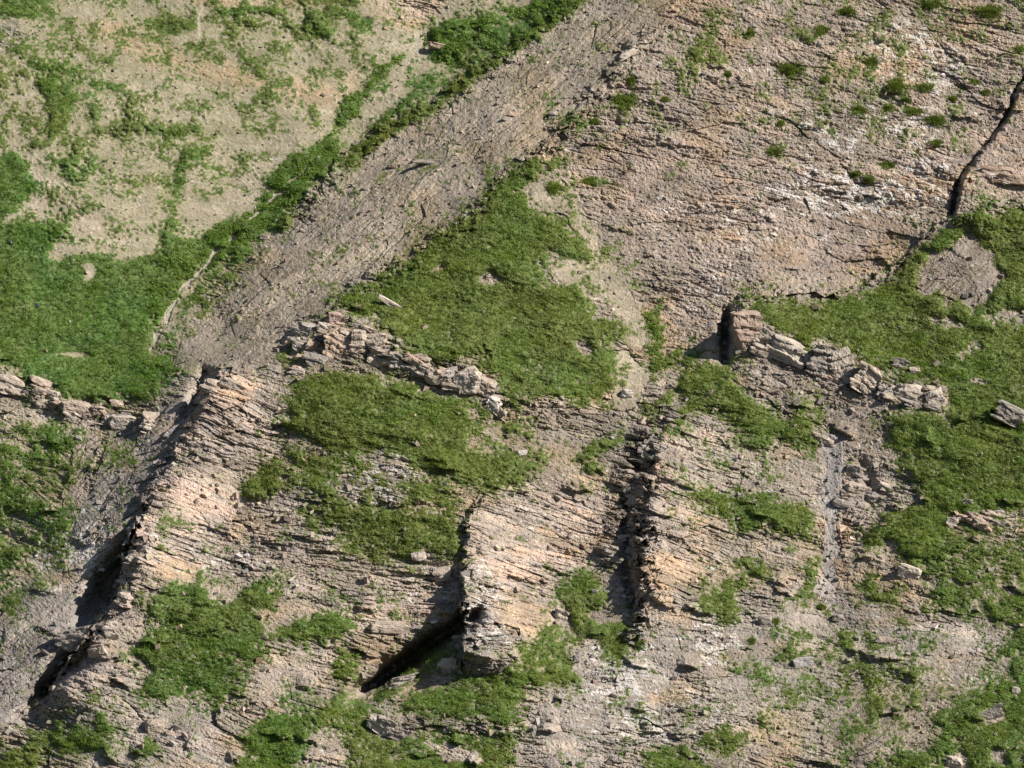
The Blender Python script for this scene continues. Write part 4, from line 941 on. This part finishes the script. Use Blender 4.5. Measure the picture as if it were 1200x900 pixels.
for g_, nm, lab, cat, line, nfill in CRAGS:
    e = bpy.data.objects.new(nm, None); col.objects.link(e); e.empty_display_size = .5
    m_ = line[len(line) // 2]; i, j = at_idx(np.array(float(m_[0])), np.array(float(m_[1]))); e.location = SMO[j, i]
    tag(e, lab, cat); CRAG[g_] = e
    P_ = np.array(line, float); seg = np.hypot(*(P_[1:] - P_[:-1]).T); cum = np.concatenate([[0], np.cumsum(seg)])
    r2 = random.Random(len(line) * 7 + nfill)
    for q_ in range(nfill):
        t_ = r2.uniform(0, cum[-1]); k_ = min(int(np.searchsorted(cum, t_, 'right')) - 1, len(seg) - 1)
        f_ = (t_ - cum[k_]) / seg[k_]; x_, y_ = P_[k_] + (P_[k_ + 1] - P_[k_]) * f_
        x_ += r2.uniform(-6, 6); y_ += r2.triangular(-12, 22, 4); w_ = r2.uniform(.6, 1) ** 2 * 2.3
        B.append((x_, y_, w_, w_ * r2.uniform(.35, .8), r2.gauss(16, 12), r2.choice(['cream', 'grey', 'dark', 'pale', 'rust', 'pink'] if g_ != G_R else ['grey', 'grey', 'dark', 'cream', 'pale']), None, g_, 1.2))
r3 = random.Random(5)
GUL = [(786,470),(770,500),(757,540),(742,580),(734,620),(728,655),(736,690),(744,720)]
for q_ in range(34):
    k_ = r3.randrange(len(GUL) - 1); f_ = r3.random()
    x_ = GUL[k_][0] + (GUL[k_ + 1][0] - GUL[k_][0]) * f_ + r3.uniform(-13, 12); y_ = GUL[k_][1] + (GUL[k_ + 1][1] - GUL[k_][1]) * f_ + r3.uniform(-6, 6)
    w_ = .55 + 1.2 * r3.random() ** 2
    B.append((x_, y_, w_, w_ * r3.uniform(.4, .75), r3.gauss(14, 14), r3.choice(['grey', 'pale', 'dark', 'cream', 'grey']), 'jumbled angular block in the dark cleft beside the right rock rib', 'jumbled blocks in the cleft beside the right rib', .95))
for b in B:
    if b[7] in CRAG:
        o = block(*b[:8], slabby=b[8] * 1.5 + .3, name='slab' if b[2] > 1.9 * b[3] else 'block', sink=.66)
        e = CRAG[b[7]]
        for k_ in ('label', 'category', 'group'):
            if k_ in o: del o[k_]
        o.location = o.location - e.location; o.parent = e
        continue
    block(*b[:8], slabby=b[8] * 1.4, sink=.3 if 'jumbled' in b[6] else .42, name='boulder' if b[8] < 1 else 'rock_block', cat='boulder' if b[8] < 1 else 'rock')

# ------------------------------------------------------------------ grass cushions one could count on the bare rock face
CUSH = [  # survey point, width and height in metres
 (927,82,3.6,2.4,'largest round grass cushion on the upper rock face'),
 (732,119,3.8,2.6,'wide dark grass cushion right of the scree ridge crest'),
 (697,143,1.4,.9,None),(740,95,1.4,1.4,'small bright tuft above the wide dark cushion'),
 (650,220,2.6,1.8,'grass cushion on the pale tan earth by the meadow top'),
 (1022,73,2.2,1.4,'grass tuft left of the white flecked rock band'),
 (1050,101,3.6,2.2,'broad grass cushion under the white flecked rock band'),
 (1085,103,2.8,1.4,'flat grass cushion right of the broad one'),
 (1007,130,2.4,1.3,None),(1070,131,2.6,1.2,None),(1098,141,3.0,1.8,'grass cushion nearest the upper end of the long crack'),
 (907,178,2.2,1.4,'lone grass tuft in the middle of the rock face'),(1097,168,2.0,1.0,None),(1002,205,1.6,1.0,None),(1018,211,1.8,1.4,'paired grass tufts above the white lime streak'),
 (1040,194,2.6,1.0,None),(963,36,2.2,1.6,None),(992,14,3.0,1.4,None),(1160,14,4.4,2.2,'big olive grass cushion at the top right'),(1090,6,3.2,1.6,None),
 (880,39,1.2,1.4,None),(853,88,1.0,1.0,None),(915,145,1.1,.9,None),(1143,97,1.4,.8,None),(1155,109,1.2,.8,None),(1117,116,1.2,.9,None),(967,94,1.2,1.0,None),
 (690,213,2.4,1.2,None),(962,712,1.2,1.0,'small round tuft at the foot of the rubble chute'),(908,729,1.6,1.3,'moss topped dark cushion below the right rib ledges'),(881,752,.9,1.1,None),
 (1195,58,1.6,1.2,None),(1062,118,1.4,.9,None),(1042,127,1.6,1.0,None),(780,117,1.2,.8,None),
]
for x, y, w_, h_, lab in CUSH:
    n = int(w_ * h_ * 95) + 40
    an = rng.uniform(0, 2 * math.pi, n); rr = np.clip(np.abs(rng.normal(0, .5, n)), 0, 1.2 if lab else .8) * (1 + .3 * np.sin(3 * an + x) + .25 * np.sin(5 * an + 2 * y)) * rng.uniform(.85, 1.08, n)
    qx = x + rr * np.cos(an) * w_ * 4.6; qy = y + rr * np.sin(an) * h_ * 4.6
    t_ = np.array([.165, .215, .042]) * rng.uniform(.7, 1.2, (n, 1)) + np.array([.05, .03, .02]) * (rng.uniform(0, 1, (n, 1)) < .12)
    V, T, C = blades(qx, qy, 6, np.full(n, .38) * (1.2 - .5 * rr), .065, t_, up=.6, outw=.7)
    V = V - np.array([0, .06, 0]) * np.repeat(np.repeat(np.sqrt(np.clip(1.7 - rr * rr, 0, 2)), 6), 3)[:, None]
    o = mesh_np('grass_tussock', V, T, C, M_GRASS)
    tag(o, lab or 'small grass tuft clinging to bare rock away from the meadows', 'grass tuft', None, None if lab else 'small tufts on bare rock')

# ------------------------------------------------------------------ daylight and camera
w = bpy.data.worlds.new('World'); scene.world = w; w.use_nodes = True
nt = w.node_tree; nt.nodes.clear()
sky = nt.nodes.new('ShaderNodeTexSky'); sky.sky_type = 'NISHITA'; sky.sun_disc = False
sky.sun_elevation = math.asin(SUN[2]); sky.sun_rotation = math.atan2(SUN[0], SUN[1]); sky.altitude = 2000
bg = nt.nodes.new('ShaderNodeBackground'); bg.inputs['Strength'].default_value = .05
ow = nt.nodes.new('ShaderNodeOutputWorld')
nt.links.new(sky.outputs[0], bg.inputs['Color']); nt.links.new(bg.outputs[0], ow.inputs['Surface'])
sl_ = bpy.data.lights.new('sun', 'SUN'); sl_.energy = 5.0; sl_.angle = math.radians(.53); sl_.color = (1, .955, .88)
so = bpy.data.objects.new('sun', sl_); col.objects.link(so)
so.rotation_euler = Vector(SUN).to_track_quat('Z', 'Y').to_euler(); so.location = (300, -300, 400)
cam = bpy.data.cameras.new('camera'); co = bpy.data.objects.new('camera', cam); col.objects.link(co)
co.location = (0, -CAM_D, 0); co.rotation_euler = (math.radians(90), 0, 0)
cam.sensor_width = 36; cam.lens = 36 * CAM_D / 120.0; cam.clip_start = 1; cam.clip_end = 20000
scene.camera = co
vs = scene.view_settings; vs.view_transform = 'Standard'; vs.look = 'None'; vs.exposure = .84; vs.gamma = 1
scene.cycles.max_bounces = 3; scene.cycles.diffuse_bounces = 1
